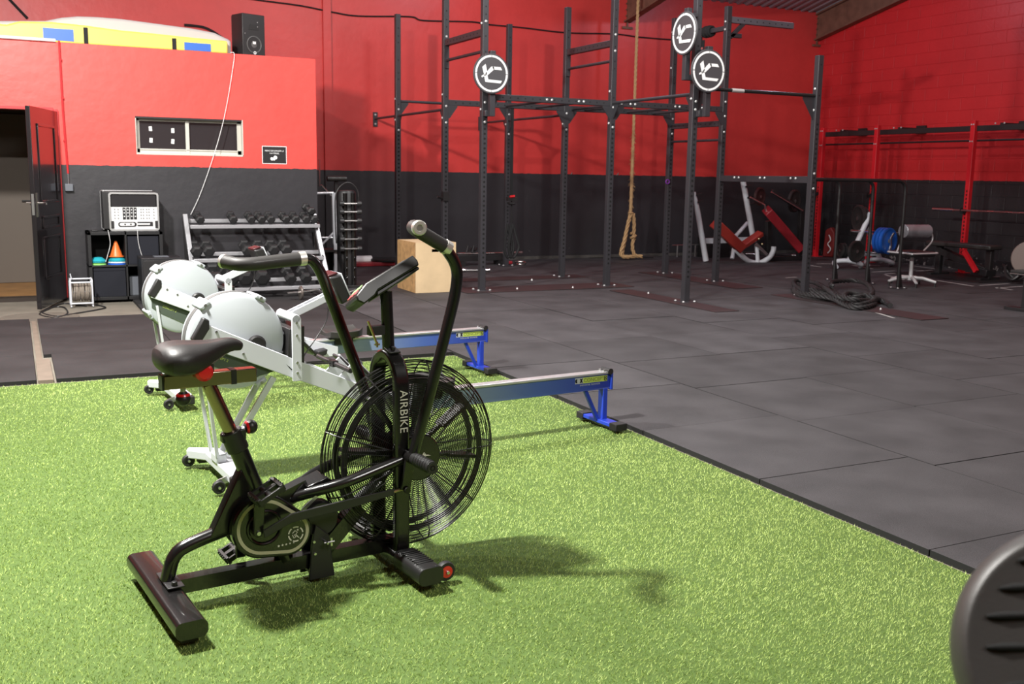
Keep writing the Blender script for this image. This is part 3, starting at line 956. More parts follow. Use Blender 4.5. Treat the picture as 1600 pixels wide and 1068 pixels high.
# chain case
def hull(c1, r1, c2, r2, n=24):
    """outline of two circles joined by their outer tangents"""
    dx, dz = c2[0] - c1[0], c2[1] - c1[1]
    D = math.hypot(dx, dz); th = math.atan2(dz, dx); al = math.acos((r1 - r2) / D)
    pts = []
    for k in range(n + 1):
        a = th + al + (2 * math.pi - 2 * al) * k / n
        pts.append((c1[0] + r1 * math.cos(a), c1[1] + r1 * math.sin(a)))
    for k in range(n + 1):
        a = th - al + (2 * al) * k / n
        pts.append((c2[0] + r2 * math.cos(a), c2[1] + r2 * math.sin(a)))
    return pts
C1, R1, C2, R2 = (0.322, 0.224), 0.111, (0.408, 0.188), 0.083
g = MB(); g.prism(hull(C1, R1, C2, R2), b(0, 0.05, 0), (1, 0, 0), (0, 0, 1), 0.04); cc = g.done('chain_case', BLACKP, bike, bevel=0.006)
g = MB(); g.prism(hull(C1, R1, C2, R2), b(0, -0.05, 0), (1, 0, 0), (0, 0, 1), 0.03); g.done('chain_case', BLACKP, bike, bevel=0.006)
g = MB(); g.band(hull(C1, 0.096, C2, 0.072), hull(C1, 0.085, C2, 0.061), b(0, 0.0704, 0), (1, 0, 0), (0, 0, 1), 0.0012)
g.done('stripe', CREAM, cc, label='cream oval stripe')
g = MB(); g.torus(b(0.322, 0.072, 0.224), (0, 1, 0), 0.058, 0.006, 40, 8); g.done('sprocket_ring', BLACKP, cc)
# printed rider badge and stars
g = MB()
bc = (0.432, 0.180)
for k in range(6):
    a0, a1 = k * math.pi / 3 + 0.1, (k + 1) * math.pi / 3 - 0.16
    o_ = [(bc[0] + 0.028 * math.cos(a0 + (a1 - a0) * i / 5), bc[1] + 0.028 * math.sin(a0 + (a1 - a0) * i / 5)) for i in range(6)]
    i_ = [(bc[0] + 0.0235 * math.cos(a0 + (a1 - a0) * i / 5), bc[1] + 0.0235 * math.sin(a0 + (a1 - a0) * i / 5)) for i in range(6)]
    g.prism(o_ + i_[::-1], b(0, 0.071, 0), (1, 0, 0), (0, 0, 1), 0.001)
def p3(x, z): return b(x, 0.0712, z)
g.tube([p3(bc[0] - 0.012, bc[1] + 0.004), p3(bc[0] - 0.003, bc[1] + 0.013), p3(bc[0] + 0.006, bc[1] + 0.006), p3(bc[0] - 0.001, bc[1] - 0.002), p3(bc[0] + 0.007, bc[1] - 0.009)], 0.0016, 6)
g.tube([p3(bc[0] - 0.012, bc[1] - 0.002), p3(bc[0] - 0.007, bc[1] - 0.014), p3(bc[0] - 0.0, bc[1] - 0.010), p3(bc[0] - 0.006, bc[1] - 0.001)], 0.0016, 6)
g.tube([p3(bc[0] + 0.003, bc[1] - 0.008), p3(bc[0] + 0.012, bc[1] - 0.015)], 0.0016, 6)
g.ball(p3(bc[0] + 0.007, bc[1] + 0.014), 0.0035, 8)
def star(x, z, r):
    pl = [(x + (r if k % 2 == 0 else r * 0.42) * math.cos(math.pi / 2 + k * math.pi / 5), z + (r if k % 2 == 0 else r * 0.42) * math.sin(math.pi / 2 + k * math.pi / 5)) for k in range(10)]
    g.prism(pl, b(0, 0.071, 0), (1, 0, 0), (0, 0, 1), 0.001)
for k, r_ in enumerate((0.0055, 0.005, 0.0045, 0.004, 0.003)): star(0.370 + k * 0.0135, 0.148 + k * 0.0006, r_)
for k, r_ in enumerate((0.003, 0.0042, 0.005)): star(0.450 - k * 0.010, 0.226 + k * 0.006, r_)
g.done('badge', PRINT, cc, label='pale rider badge with small stars')
# cranks and pedals
def crank(sgn, tip, name):
    g = MB(); l0 = 0.092 * sgn
    g.bar(b(0.291, l0, 0.213), b(tip[0], l0 + 0.012 * sgn, tip[1]), 0.016, 0.036, (1, 0, 0)); g.cyl(b(0.291, 0, 0.218), b(0.291, l0 + 0.008 * sgn, 0.218), 0.016)
    cr = g.done('crank', BLACKP, bike, bevel=0.004)
    g = MB(); g.cyl(b(0.291, l0 + 0.008 * sgn, 0.218), b(0.291, l0 + 0.014 * sgn, 0.218), 0.007, seg=12); g.done('crank_bolt', STEEL, cr)
    lp = l0 + 0.02 * sgn
    q = math.radians(28)
    uu, vv = V((math.cos(q), 0, math.sin(q))), V((-math.sin(q), 0, math.cos(q)))
    c = b(tip[0], lp + 0.055 * sgn, tip[1] + 0.008)
    pd = thing('pedal_tmp', 'x', 'x') if False else None
    g = MB(); g.cyl(b(tip[0], lp, tip[1] + 0.005), b(tip[0], lp + 0.10 * sgn, tip[1] + 0.005), 0.011, seg=12)
    R = M4((uu, V((0, 1, 0)), vv)).transposed()
    for a_ in (-0.042, 0.042): g.box(c + uu * a_, (0.011, 0.104, 0.028), R=R)
    for l_ in (-0.048, 0.048, 0.0): g.box(c + V((0, l_, 0)), (0.092, 0.010 if l_ else 0.022, 0.018), R=R)
    for a_ in (-0.05, 0.05):
        for k in range(5): g.box(c + uu * a_ + V((0, (k - 2) * 0.018, 0)), (0.006, 0.006, 0.027), R=R)
    g.done('pedal', PLASTIC, bike, bevel=0.0015)
crank(1, (0.300, 0.372), 'near')
crank(-1, (0.290, 0.05 + 0.015), 'far')
# link bars from crank to levers
for sgn in (1, -1):
    g = MB(); z1 = 0.30 if sgn > 0 else 0.30
    g.prism([(0.30, 0.232), (0.305, 0.205), (0.40, 0.262 - 0.02), (0.60, 0.255), (0.79, 0.278), (0.79, 0.300), (0.60, 0.290), (0.40, 0.262 + 0.012)], b(0, 0.118 * sgn, 0), (1, 0, 0), (0, 0, 1), 0.008)
    g.done('link_arm', BLACKM, bike, bevel=0.002)
    g = MB(); g.cyl(b(0.785, 0.118 * sgn, 0.289), b(0.825, 0.118 * sgn, 0.294), 0.006, seg=10); g.ball(b(0.828, 0.118 * sgn, 0.295), 0.011, 10); g.done('rod_end', GOLD, bike)
# moving arms with grips
def lever(sgn, pts, tip, foot):
    L = [b(s_, l_ * sgn, z_) for s_, l_, z_ in pts]
    g = MB()
    lp = fillet(L, 0.10, 8)
    g.tube(lp, 0.0205, 14)
    g.bar(b(0.845, 0.138 * sgn, 0.43), b(foot[0], 0.132 * sgn, foot[1]), 0.014, 0.036, (1, 0, 0))
    g.cyl(b(0.845, 0.09 * sgn, 0.415), b(0.845, 0.165 * sgn, 0.415), 0.024, seg=18)
    lv = g.done('arm_lever', BLACKP, bike, bevel=0.0)
    # foam grip
    end = V(L[-1]); T_ = [b(s_, l_ * sgn, z_) for s_, l_, z_ in tip]
    gp = fillet([end] + T_, 0.06, 8)
    g = MB(); g.tube(gp, 0.0245, 16); g.done('grip', FOAM, lv, label='dark foam grip')
    dd = (gp[-1] - gp[-2]).normalized()
    g = MB(); g.cyl(gp[-1], gp[-1] + dd * 0.012, 0.0255, seg=18); g.lathe(gp[-1] + dd * 0.012, dd, [(0.0255, 0), (0.022, 0.004), (0.012, 0.004), (0.010, 0.0), (0.0, 0.0)], 18); g.done('end_cap', mat('bright nickel', (0.72, 0.70, 0.66), 0.35, 0.75), lv)
    dd = (end - V(T_[0])).normalized()
    g = MB(); g.cyl(end - dd * 0.002, end + dd * 0.022, 0.0262, seg=18); g.done('ferrule', mat('bright nickel', (0.72, 0.70, 0.66), 0.35, 0.75), lv)
lever(1, [(0.845, 0.15, 0.41), (0.905, 0.175, 0.66), (0.985, 0.215, 1.02), (0.985, 0.22, 1.105), (0.930, 0.222, 1.175)], [(0.80, 0.225, 1.245), (0.785, 0.31, 1.245)], (0.825, 0.295))
lever(-1, [(0.845, 0.15, 0.41), (0.80, 0.16, 0.62), (0.715, 0.205, 0.885), (0.64, 0.22, 1.105), (0.575, 0.22, 1.108)], [(0.36, 0.22, 1.092), (0.325, 0.29, 1.10)], (0.855, 0.295))
for sgn in (1, -1):
    g = MB(); g.cyl(b(0.845, 0.165 * sgn, 0.415), b(0.845, 0.30 * sgn, 0.415), 0.0225, seg=18)
    for k in range(6): g.torus(b(0.845, (0.195 + k * 0.017) * sgn, 0.415), (0, 1, 0), 0.0225, 0.003, 18, 6)
    pg = g.done('foot_peg', PLASTIC, bike)
    g = MB(); g.lathe(b(0.845, 0.299 * sgn, 0.415), (0, -sgn, 0), [(0.019, 0), (0.019, 0.003), (0.010, 0.003), (0.010, 0.001), (0.006, 0.001), (0.006, 0.004), (0, 0.004)], 18); g.done('peg_cap', BLACKM, pg)
    g = MB(); g.cyl(b(0.827, 0.136 * sgn, 0.295), b(0.827, 0.150 * sgn, 0.295), 0.012, seg=14); g.done('pivot_bolt', BLACKM, bike)
# adjuster bracket over the main tube
g = MB()
for sgn in (1, -1): g.prism([(0.487, -0.012), (0.50, 0.125), (0.515, 0.19), (0.565, 0.145), (0.585, -0.012)], b(0, 0.042 * sgn, 0), (1, 0, 0), (0, 0, 1), 0.012)
g.box(b(0.537, 0, 0.017), (0.09, 0.08, 0.012)); g.done('bracket', BLACKM, bike, bevel=0.003)
g = MB(); g.cyl(b(0.545, 0.045, 0.128), b(0.545, 0.085, 0.128), 0.004, seg=8)
g.bar(b(0.562, 0.075, 0.113), b(0.562, 0.075, 0.143), 0.003, 0.007); g.cyl(b(0.535, 0.072, 0.128), b(0.572, 0.078, 0.130), 0.0035, seg=8); g.done('wing_nut', STEEL, bike)
for q_ in ((0.507, 0.13), (0.51, 0.085)):
    g = MB(); g.cyl(b(q_[0], 0.046, q_[1]), b(q_[0], 0.053, q_[1]), 0.005, seg=8); g.done('bracket_bolt', STEEL, bike)
g = MB(); g.bar(b(0.455, 0.075, 0.262), b(0.51, 0.075, 0.305), 0.003, 0.012); g.done('silver_plate', STEEL, bike)
g = MB(); g.lathe(b(0.545, 0, 0.2), (0, 1, 0), [(0.06, -0.03), (0.065, -0.02), (0.065, 0.02), (0.06, 0.03)], 30); g.done('inner_pulley', BLACKM, bike)
# fan cage
FC = b(0.910, 0, 0.388)
def on(s_, l_, z_): return FC + V((s_, -l_, z_))
g = MB()
WR = 0.0015
def ring(R, l_, r=WR, seg=72, sg=5):
    g.tube([on(R * math.cos(2 * math.pi * k / seg), l_, R * math.sin(2 * math.pi * k / seg)) for k in range(seg)], r, sg, closed=True)
for sgn in (1, -1):
    for k in range(27): ring(0.095 + k * 0.0075, 0.066 * sgn + 0.006 * sgn * (1 - k / 26))
    for R, l_ in ((0.303, 0.060), (0.316, 0.052), (0.330, 0.043), (0.341, 0.031), (0.349, 0.017)): ring(R, l_ * sgn, 0.0019)
ring(0.353, 0.0, 0.0028)
cage = g.done('fan_cage', BLACKP, bike)
g = MB()
for sgn in (1, -1):
    for k in range(36):
        a = 2 * math.pi * k / 36
        if k % 2 and sgn < 0: continue
        ca, sa = math.cos(a), math.sin(a)
        if k % 4 == 0:
            pr = ((0.075, 0.074), (0.295, 0.062), (0.318, 0.053), (0.341, 0.031), (0.3535, 0.0))
            rr_ = 0.0028
        else:
            pr = ((0.085, 0.073), (0.295, 0.062)); rr_ = 0.0013
        g.tube([on(R * ca, l_ * sgn, R * sa) for R, l_ in pr], rr_, 5)
g.done('cage_spokes', BLACKM, cage)
for sgn in (1, -1):
    g = MB(); g.lathe(on(0, 0.070 * sgn, 0), (0, -sgn, 0), [(0.088, 0), (0.088, 0.006), (0.084, 0.009), (0.03, 0.011), (0, 0.011)], 40); hb = g.done('hub_cover', BLACKP, bike)
    if sgn > 0:
        g = MB()
        def hp(a_, c_): return on(a_, 0.0825, c_)
        g.prism([(-0.002, -0.004), (0.010, 0.018), (0.016, 0.018), (0.006, -0.002)], hp(0.005, 0.0), (1, 0, 0), (0, 0, 1), 0.001)
        g.prism([(0.004, 0.0), (0.022, 0.004), (0.04, 0.003), (0.03, 0.008), (0.02, 0.009), (0.018, 0.014), (0.004, 0.004)], hp(0.005, 0.0), (1, 0, 0), (0, 0, 1), 0.001)
        g.prism([(-0.02, -0.012), (0.004, -0.002), (0.006, 0.003), (-0.022, -0.008)], hp(0.005, 0.0), (1, 0, 0), (0, 0, 1), 0.001)
        g.done('hub_mark', PRINT, hb)
# impeller: rim and broad blades
g = MB()
o_ = [on(0.292 * math.cos(2 * math.pi * k / 60), 0, 0.292 * math.sin(2 * math.pi * k / 60)) for k in range(60)]
for sgn in (-1, 1):
    A = [g.b.verts.new(on(0.292 * math.cos(2 * math.pi * k / 60), 0.040 * sgn, 0.292 * math.sin(2 * math.pi * k / 60))) for k in range(60)]
    B = [g.b.verts.new(on(0.272 * math.cos(2 * math.pi * k / 60), 0.040 * sgn, 0.272 * math.sin(2 * math.pi * k / 60))) for k in range(60)]
    C_ = [g.b.verts.new(on(0.292 * math.cos(2 * math.pi * k / 60), 0.033 * sgn, 0.292 * math.sin(2 * math.pi * k / 60))) for k in range(60)]
    D_ = [g.b.verts.new(on(0.272 * math.cos(2 * math.pi * k / 60), 0.033 * sgn, 0.272 * math.sin(2 * math.pi * k / 60))) for k in range(60)]
    for k in range(60):
        j = (k + 1) % 60
        g._f([A[k], A[j], B[j], B[k]]); g._f([C_[k], C_[j], D_[j], D_[k]]); g._f([A[k], A[j], C_[j], C_[k]]); g._f([B[k], B[j], D_[j], D_[k]])
g.cyl(on(0, -0.05, 0), on(0, 0.05, 0), 0.05, seg=24)
imp = g.done('impeller', BLACKM, bike)
for k in range(8):
    a = 2 * math.pi * k / 8 + 0.62
    ca, sa = math.cos(a), math.sin(a)
    g = MB(); R = M4(((ca, 0, -sa), (0, 1, 0), (sa, 0, ca)))
    g.box(on(0.215 * ca, 0, 0.215 * sa), (0.12, 0.066, 0.012), R=R)
    g.bar(on(0.04 * ca, 0, 0.04 * sa), on(0.16 * ca, 0, 0.16 * sa), 0.012, 0.02, (0, 1, 0))
    g.done('fan_blade', PLASTIC, imp)

# ================================================================ THE TWO ROWING MACHINES
def rail_mat():
    m = bpy.data.materials.new('rail blue print')
    m.use_nodes = True
    nt = m.node_tree; N = nt.nodes.new; L = nt.links.new
    bs = nt.nodes['Principled BSDF']; bs.inputs['Roughness'].default_value = 0.35; bs.inputs['Coat Weight'].default_value = 0.3
    tc = N('ShaderNodeTexCoord'); sp = N('ShaderNodeSeparateXYZ'); L(tc.outputs['Object'], sp.inputs[0])
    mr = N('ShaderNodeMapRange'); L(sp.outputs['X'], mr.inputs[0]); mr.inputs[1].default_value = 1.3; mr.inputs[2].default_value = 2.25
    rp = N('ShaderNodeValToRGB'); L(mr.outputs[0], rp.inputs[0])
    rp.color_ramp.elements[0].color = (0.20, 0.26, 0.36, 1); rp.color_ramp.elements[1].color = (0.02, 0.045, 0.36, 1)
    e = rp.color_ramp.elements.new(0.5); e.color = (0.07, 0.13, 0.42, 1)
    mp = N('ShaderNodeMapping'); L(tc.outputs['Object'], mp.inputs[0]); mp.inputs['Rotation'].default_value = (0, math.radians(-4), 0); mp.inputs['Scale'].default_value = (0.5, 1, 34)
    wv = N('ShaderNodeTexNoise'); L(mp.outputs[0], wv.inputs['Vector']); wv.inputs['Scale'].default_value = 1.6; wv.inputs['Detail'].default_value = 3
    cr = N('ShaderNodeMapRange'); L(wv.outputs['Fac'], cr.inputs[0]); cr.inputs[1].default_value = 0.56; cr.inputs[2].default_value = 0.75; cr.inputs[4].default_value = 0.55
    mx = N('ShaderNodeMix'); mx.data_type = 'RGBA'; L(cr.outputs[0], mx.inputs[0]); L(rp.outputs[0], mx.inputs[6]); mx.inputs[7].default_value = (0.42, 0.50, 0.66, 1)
    L(mx.outputs[2], bs.inputs['Base Color'])
    return m
RAILM = rail_mat()
ALU = mat('rail aluminium', (0.62, 0.62, 0.63), 0.3, 0.7)

def rower(loc, rz, label, seat_s):
    t = thing('rowing_machine', label, 'rowing machine', loc, rz, 'rowing machines')
    def c(s, l, z): return V((s, -l, z + 0.02))
    X3, Z3 = (1, 0, 0), (0, 0, 1)
    # flywheel housing
    for sgn, nm in ((1, 'near'), (-1, 'far')):
        g = MB(); g.lathe(c(0.105, 0.0, 0.642), (0, -sgn, 0), [(0.225, 0.012), (0.2245, 0.052), (0.218, 0.068), (0.200, 0.078), (0.0, 0.080)], 56)
        sh = g.done('flywheel_shell', WHITES, t)
        g = MB(); g.lathe(c(0.19, 0.080 * sgn, 0.625), (0, -sgn, 0), [(0.043, -0.008), (0.043, 0.012), (0.035, 0.018), (0, 0.018)], 20); g.done('shell_vent', BLACKM, sh)
    g = MB(); g.lathe(c(0.105, -0.0125, 0.642), (0, -1, 0), [(0.222, -0.012), (0.228, -0.008), (0.228, 0.033), (0.222, 0.037)], 56); g.done('flywheel_screen', mat('perforated dark screen', (0.10, 0.10, 0.10), 0.6), t)
    for k, a in enumerate((1.05, 2.25, 3.6, 5.2)):
        g = MB(); R = M4.Rotation(-a, 3, 'Y')
        ctr = c(0.105 + 0.226 * math.cos(a), 0, 0.642 + 0.226 * math.sin(a))
        g.box(ctr, (0.024, 0.16, 0.055), R=R)
        ck = g.done('shell_clip', WHITES, t, bevel=0.008)
        g = MB(); g.cyl(c(0.105 + 0.228 * math.cos(a), 0.079, 0.642 + 0.228 * math.sin(a)), c(0.105 + 0.228 * math.cos(a), 0.084, 0.642 + 0.228 * math.sin(a)), 0.007, seg=10); g.done('clip_bolt', STEEL, ck)
    # lower grey screen showing below the beams
    # side beams
    beam = [(-0.058, 0.745), (-0.098, 0.655), (0.10, 0.569), (0.36, 0.45), (0.73, 0.290), (0.98, 0.200), (1.10, 0.200), (1.10, 0.262), (0.73, 0.375), (0.45, 0.505)]
    for sgn in (1, -1):
        g = MB(); g.prism(beam, c(0, 0.102 * sgn, 0), X3, Z3, 0.012); bm_ = g.done('side_beam', WHITEP, t, bevel=0.003)
        for q in ((0.0, 0.70), (0.12, 0.59), (0.06, 0.665)):
            g = MB(); g.cyl(c(q[0], 0.107 * sgn, q[1]), c(q[0], 0.111 * sgn, q[1]), 0.006, seg=10); g.done('rivet', STEEL, bm_)
        # dark screen under the beam
    for sgn in (1, -1):
        g = MB(); g.prism([(-0.088, 0.655), (0.27, 0.49), (0.20, 0.475), (0.16, 0.455), (0.11, 0.475), (-0.03, 0.548), (-0.088, 0.59)], c(0, 0.0815 * sgn, 0), X3, Z3, 0.004); lsb = g.done('housing_band', GREYSHELL, t, label='dark green band under the beam')
        if sgn > 0: text('CONCEPT 2', 'lettering', 0.016, LIME, lsb, frame_mtx(c(0.015, 0.0842, 0.575), (0.91, 0, -0.42), (0.42, 0, 0.91)), 0.0003)
    g = MB(); g.prism([(-0.055, 0.768), (-0.11, 0.67), (-0.075, 0.648), (-0.03, 0.715), (-0.03, 0.755)], c(0, 0, 0), X3, Z3, 0.225); g.done('nose_cap', BLACKM, t, bevel=0.006)
    # legs and front foot
    for sgn in (1, -1):
        g = MB(); g.bar(c(-0.06, 0.09 * sgn, 0.60), c(0.0, 0.055 * sgn, 0.10), 0.024, 0.014, (1, 0, 0)); g.done('front_leg', WHITEP, t, bevel=0.002)
    for sgn in (1, -1):
        g = MB(); g.bar(c(0.27, 0.075 * sgn, 0.46), c(0.05, 0.05 * sgn, 0.10), 0.014, 0.030, (1, 0, 0)); g.done('rear_brace', WHITEP, t, bevel=0.002)
    g = MB()
    g.prism([(-0.035, 0.26), (0.055, 0.26), (0.055, -0.19), (0.02, -0.24), (-0.085, -0.30), (-0.105, -0.255), (-0.035, -0.17)][::-1], c(0.035, 0, 0.047), (1, 0, 0), (0, -1, 0), 0.045)
    g.box(c(0.02, 0.0, 0.085), (0.05, 0.10, 0.045))
    ff = g.done('front_foot', WHITEP, t, bevel=0.006)
    g = MB(); g.box(c(0.045, 0.285, 0.038), (0.10, 0.05, 0.05)); g.done('end_cap', BLACKM, ff, bevel=0.006)
    g = MB(); g.box(c(0.01, -0.24, 0.018), (0.06, 0.05, 0.03)); g.done('foot_pad', RUBBER, ff)
    for l_ in (0.235, -0.26):
        cx = -0.045 if l_ > 0 else -0.06
        g = MB(); g.lathe(c(cx, l_ - 0.012, 0.012), (0, -1, 0), [(0.01, 0), (0.027, 0), (0.03, 0.004), (0.03, 0.02), (0.027, 0.025), (0.02, 0.025), (0.018, 0.02), (0.009, 0.02), (0.007, 0.026), (0, 0.026)], 24); w_ = g.done('caster', RUBBER, ff)
        g = MB(); g.cyl(c(cx, l_ - 0.02, 0.012), c(cx, l_ + 0.018, 0.012), 0.006, seg=10); g.bar(c(cx, l_ - 0.018, 0.025), c(0.0, l_ - 0.018, 0.04), 0.008, 0.03); g.done('caster_axle', STEEL, w_)
    # mast, arm and monitor
    g = MB()
    for sgn in (1, -1): g.prism([(0.350, 0.44), (0.395, 0.44), (0.395, 0.735), (0.388, 0.752), (0.372, 0.76), (0.357, 0.752), (0.350, 0.735)], c(0, 0.114 * sgn, 0), X3, Z3, 0.012)
    g.cyl(c(0.372, -0.12, 0.737), c(0.372, 0.12, 0.737), 0.021, seg=16)
    g.done('mast', WHITEP, t, bevel=0.002)
    g = MB(); g.prism([(0.325, 0.50), (0.345, 0.46), (0.41, 0.46), (0.415, 0.70), (0.34, 0.69)], c(0, 0, 0), X3, Z3, 0.215); g.done('mast_core', BLACKM, t, bevel=0.003)
    for z_ in (0.50, 0.57, 0.66):
        g = MB(); g.cyl(c(0.32, 0.03, z_), c(0.37, 0.03, z_), 0.008, seg=8); g.done('spacer', WHITEP, t)
    for z_ in (0.48, 0.53, 0.66, 0.72):
        g = MB(); g.cyl(c(0.372, 0.119, z_), c(0.372, 0.123, z_), 0.006, seg=8); g.done('bolt', STEEL, t)
    g = MB()
    for sgn in (1, -1): g.bar(c(0.378, 0.025 * sgn, 0.742), c(0.60, 0.025 * sgn, 0.835), 0.010, 0.034)
    for k in range(5):
        f = 0.2 + k * 0.17
        if k == 2: continue
        g.bar(c(0.378 + 0.222 * f, -0.02, 0.742 + 0.093 * f), c(0.378 + 0.222 * f, 0.02, 0.742 + 0.093 * f), 0.006, 0.02)
    ar = g.done('monitor_arm', WHITEP, t, bevel=0.002)
    g = MB(); q = math.radians(24)
    mu, mv = V((math.sin(q), 0, -math.cos(q))), V((math.cos(q), 0, math.sin(q)))
    mo = c(0.612, 0, 0.865)
    g.prism([(-0.075, -0.03), (0.075, -0.025), (0.07, 0.028), (-0.06, 0.03)], mo, mu, mv, 0.15); mn = g.done('monitor', BLACKM, t, bevel=0.008)
    g = MB(); g.prism([(-0.068, 0.030), (0.072, 0.028), (0.072, 0.034), (-0.068, 0.036)], mo, mu, mv, 0.152); g.done('monitor_frame', WHITEP, mn, bevel=0.003)
    g = MB(); g.prism([(-0.084, -0.025), (-0.074, -0.03), (-0.066, 0.026), (-0.078, 0.022)], mo, mu, mv, 0.12); g.done('monitor_cap', mat('black plastic with red reflection', (0.05, 0.008, 0.01), 0.4), mn, bevel=0.003)  # red reflected in the dark cap put into its colour
    g = MB(); g.bar(c(0.40, 0, 0.745), c(0.60, 0, 0.829), 0.036, 0.018); g.done('arm_core', BLACKM, t)
    # monorail
    s0, s1, zt, zb = 0.80, 2.30, 0.304, 0.200
    g = MB(); g.prism([(s0, zt - 0.012), (s0 + 0.02, zb + 0.045), (s0 + 0.22, zb), (s1, zb), (s1, zt - 0.012)], c(0, 0, 0), X3, Z3, 0.046)
    rl = g.done('monorail', RAILM, t, bevel=0.003)
    g = MB(); g.b2(V((s0, -0.034, zt + 0.006)), V((s1 - 0.004, 0.034, zt + 0.020))); g.b2(V((s0, -0.03, zb + 0.017)), V((s0 + 0.01, 0.03, zb + 0.03))); g.done('rail_top', ALU, t, bevel=0.003)
    g = MB(); g.b2(V((s1 - 0.008, -0.037, zb + 0.015)), V((s1 + 0.006, 0.037, zt + 0.012))); g.done('rail_end', BLUEP, t, bevel=0.003)
    g = MB(); g.cyl(c(s1 - 0.015, -0.04, zt), c(s1 - 0.015, 0.04, zt), 0.018, seg=16); g.done('end_roller', RUBBER, t)
    for l_ in (-0.02, 0.02):
        g = MB(); g.cyl(c(s1 - 0.05, l_, zt + 0.0), c(s1 - 0.05, l_, zt + 0.01), 0.008, seg=10); g.done('rail_bolt', STEEL, t)
    # printed label
    ly = -0.0238
    g = MB(); g.b2(V((2.045, ly, 0.268)), V((2.272, ly + 0.001, 0.302))); lb = g.done('label_strip', LIME, rl, label='lime and white sticker')
    g = MB(); g.b2(V((2.045, ly - 0.0004, 0.268)), V((2.10, ly, 0.302))); g.done('label_end', GREYP, lb)
    g = MB(); g.prism([(2.055 + 0.010 * math.cos(a), 0.285 + 0.012 * math.sin(a)) for a in [math.radians(60 + 24 * k) for k in range(11)]] + [(2.059, 0.2765), (2.057, 0.285), (2.059, 0.2935)], (0, ly - 0.0008, 0), X3, Z3, 0.0006)
    for p_ in ([(2.076, 0.297), (2.085, 0.297), (2.098, 0.273), (2.089, 0.273)], [(2.089, 0.297), (2.098, 0.297), (2.085, 0.273), (2.076, 0.273)]): g.prism(p_, (0, ly - 0.0009, 0), X3, Z3, 0.0006)
    g.done('logo', HOLE, lb)
    text('CONCEPT', 'lettering', 0.030, mat('olive print', (0.16, 0.2, 0.04), 0.5), lb, frame_mtx((2.178, ly - 0.0006, 0.2845), X3, Z3), 0.0003, sx=1.02)
    g = MB(); g.b2(V((2.25, ly - 0.0008, 0.271)), V((2.269, ly - 0.0002, 0.299))); g.done('label_square', HOLE, lb)
    text('2', 'lettering', 0.030, LIME, lb, frame_mtx((2.2595, ly - 0.0012, 0.2845), X3, Z3), 0.0003)
    text('INDOOR ROWER', 'lettering', 0.014, GREYP, rl, frame_mtx((2.15, ly - 0.0002, 0.257), X3, Z3), 0.0003, sx=1.25)
    # rear foot
    g = MB(); g.bar(c(2.262, 0, 0.205), c(2.262, 0, 0.01), 0.05, 0.032, (1, 0, 0)); g.done('rear_leg', BLUEP, t, bevel=0.003)
    g = MB(); g.bar(c(2.13, 0, 0.205), c(2.225, 0, 0.02), 0.02, 0.022, (1, 0, 0)); g.done('leg_brace', BLUEP, t, bevel=0.002)
    g = MB(); g.b2(c(2.22, 0.17, 0.0), c(2.29, -0.17, 0.022)); rfb = g.done('rear_foot', BLUEP, t, bevel=0.003)
    for sgn in (1, -1):
        g = MB(); g.box(c(2.255, 0.165 * sgn, 0.008), (0.082, 0.065, 0.042)); g.done('end_cap', RUBBER, rfb, bevel=0.004)
    # footrests
    for sgn in (1, -1):
        y_ = 0.135 * sgn
        g = MB(); g.prism([(0.55, 0.40), (0.66, 0.50), (0.90, 0.245), (0.86, 0.235), (0.76, 0.28)], c(0, 0.088 * sgn, 0), X3, Z3, 0.01); g.done('footrest_plate', WHITEP, t, bevel=0.002)
        g = MB(); g.bar(c(0.665, y_, 0.50), c(0.92, y_, 0.235), 0.10, 0.014, (0, 0, 1)); ft = g.done('footrest', BLACKM, t, bevel=0.005)
        g = MB(); g.bar(c(0.68, y_, 0.50), c(0.90, y_, 0.265), 0.022, 0.012); g.done('toe_slide', WHITEP, ft)
        g = MB(); g.tube(fillet([c(0.77, y_ - 0.05, 0.40), c(0.79, y_ - 0.045, 0.46), c(0.79, y_ + 0.045, 0.46), c(0.77, y_ + 0.05, 0.40)], 0.03), 0.007, 8); g.done('foot_strap', TEXTILE, ft)
        g = MB(); g.prism([(0.93, 0.21), (0.99, 0.23), (1.0, 0.265), (0.93, 0.255)], c(0, y_, 0), X3, Z3, 0.10); g.done('heel_cup', BLACKM, ft, bevel=0.006)
    # handle, chain
    g = MB(); g.cyl(c(0.60, -0.22, 0.487), c(0.60, 0.22, 0.487), 0.012, seg=10); g.box(c(0.60, 0, 0.487), (0.03, 0.05, 0.03)); g.cyl(c(0.40, 0, 0.505), c(0.60, 0, 0.488), 0.003, seg=6); g.done('handle', BLACKM, t)
    g = MB(); g.tube(smooth_path([c(0.25, 0.10, 0.60), c(0.32, 0.105, 0.525), c(0.37, 0.105, 0.49), c(0.43, 0.07, 0.56), c(0.55, 0.03, 0.70), c(0.57, 0.02, 0.82)]), 0.003, 6); g.done('cord', BLACKM, t)
    # seat
    g = MB()
    rows = []
    for i in range(7):
        s_ = seat_s + i / 6 * 0.24
        wv = (0.10, 0.145, 0.158, 0.16, 0.15, 0.13, 0.08)[i]
        row = []
        for k in range(9):
            l_ = (k - 4) / 4 * wv
            z_ = 0.352 + 0.018 * (k - 4) ** 2 / 16 + (0.012 if i == 6 else 0) - 0.016 * (1 - abs(k - 4) / 4) * (1 if 1 < i < 5 else 0.2)
            row.append((s_, l_, z_))
        rows.append(row)
    T = [[g.b.verts.new(c(*p)) for p in r_] for r_ in rows]; B_ = [[g.b.verts.new(c(p[0], p[1] * 0.93, 0.322)) for p in r_] for r_ in rows]
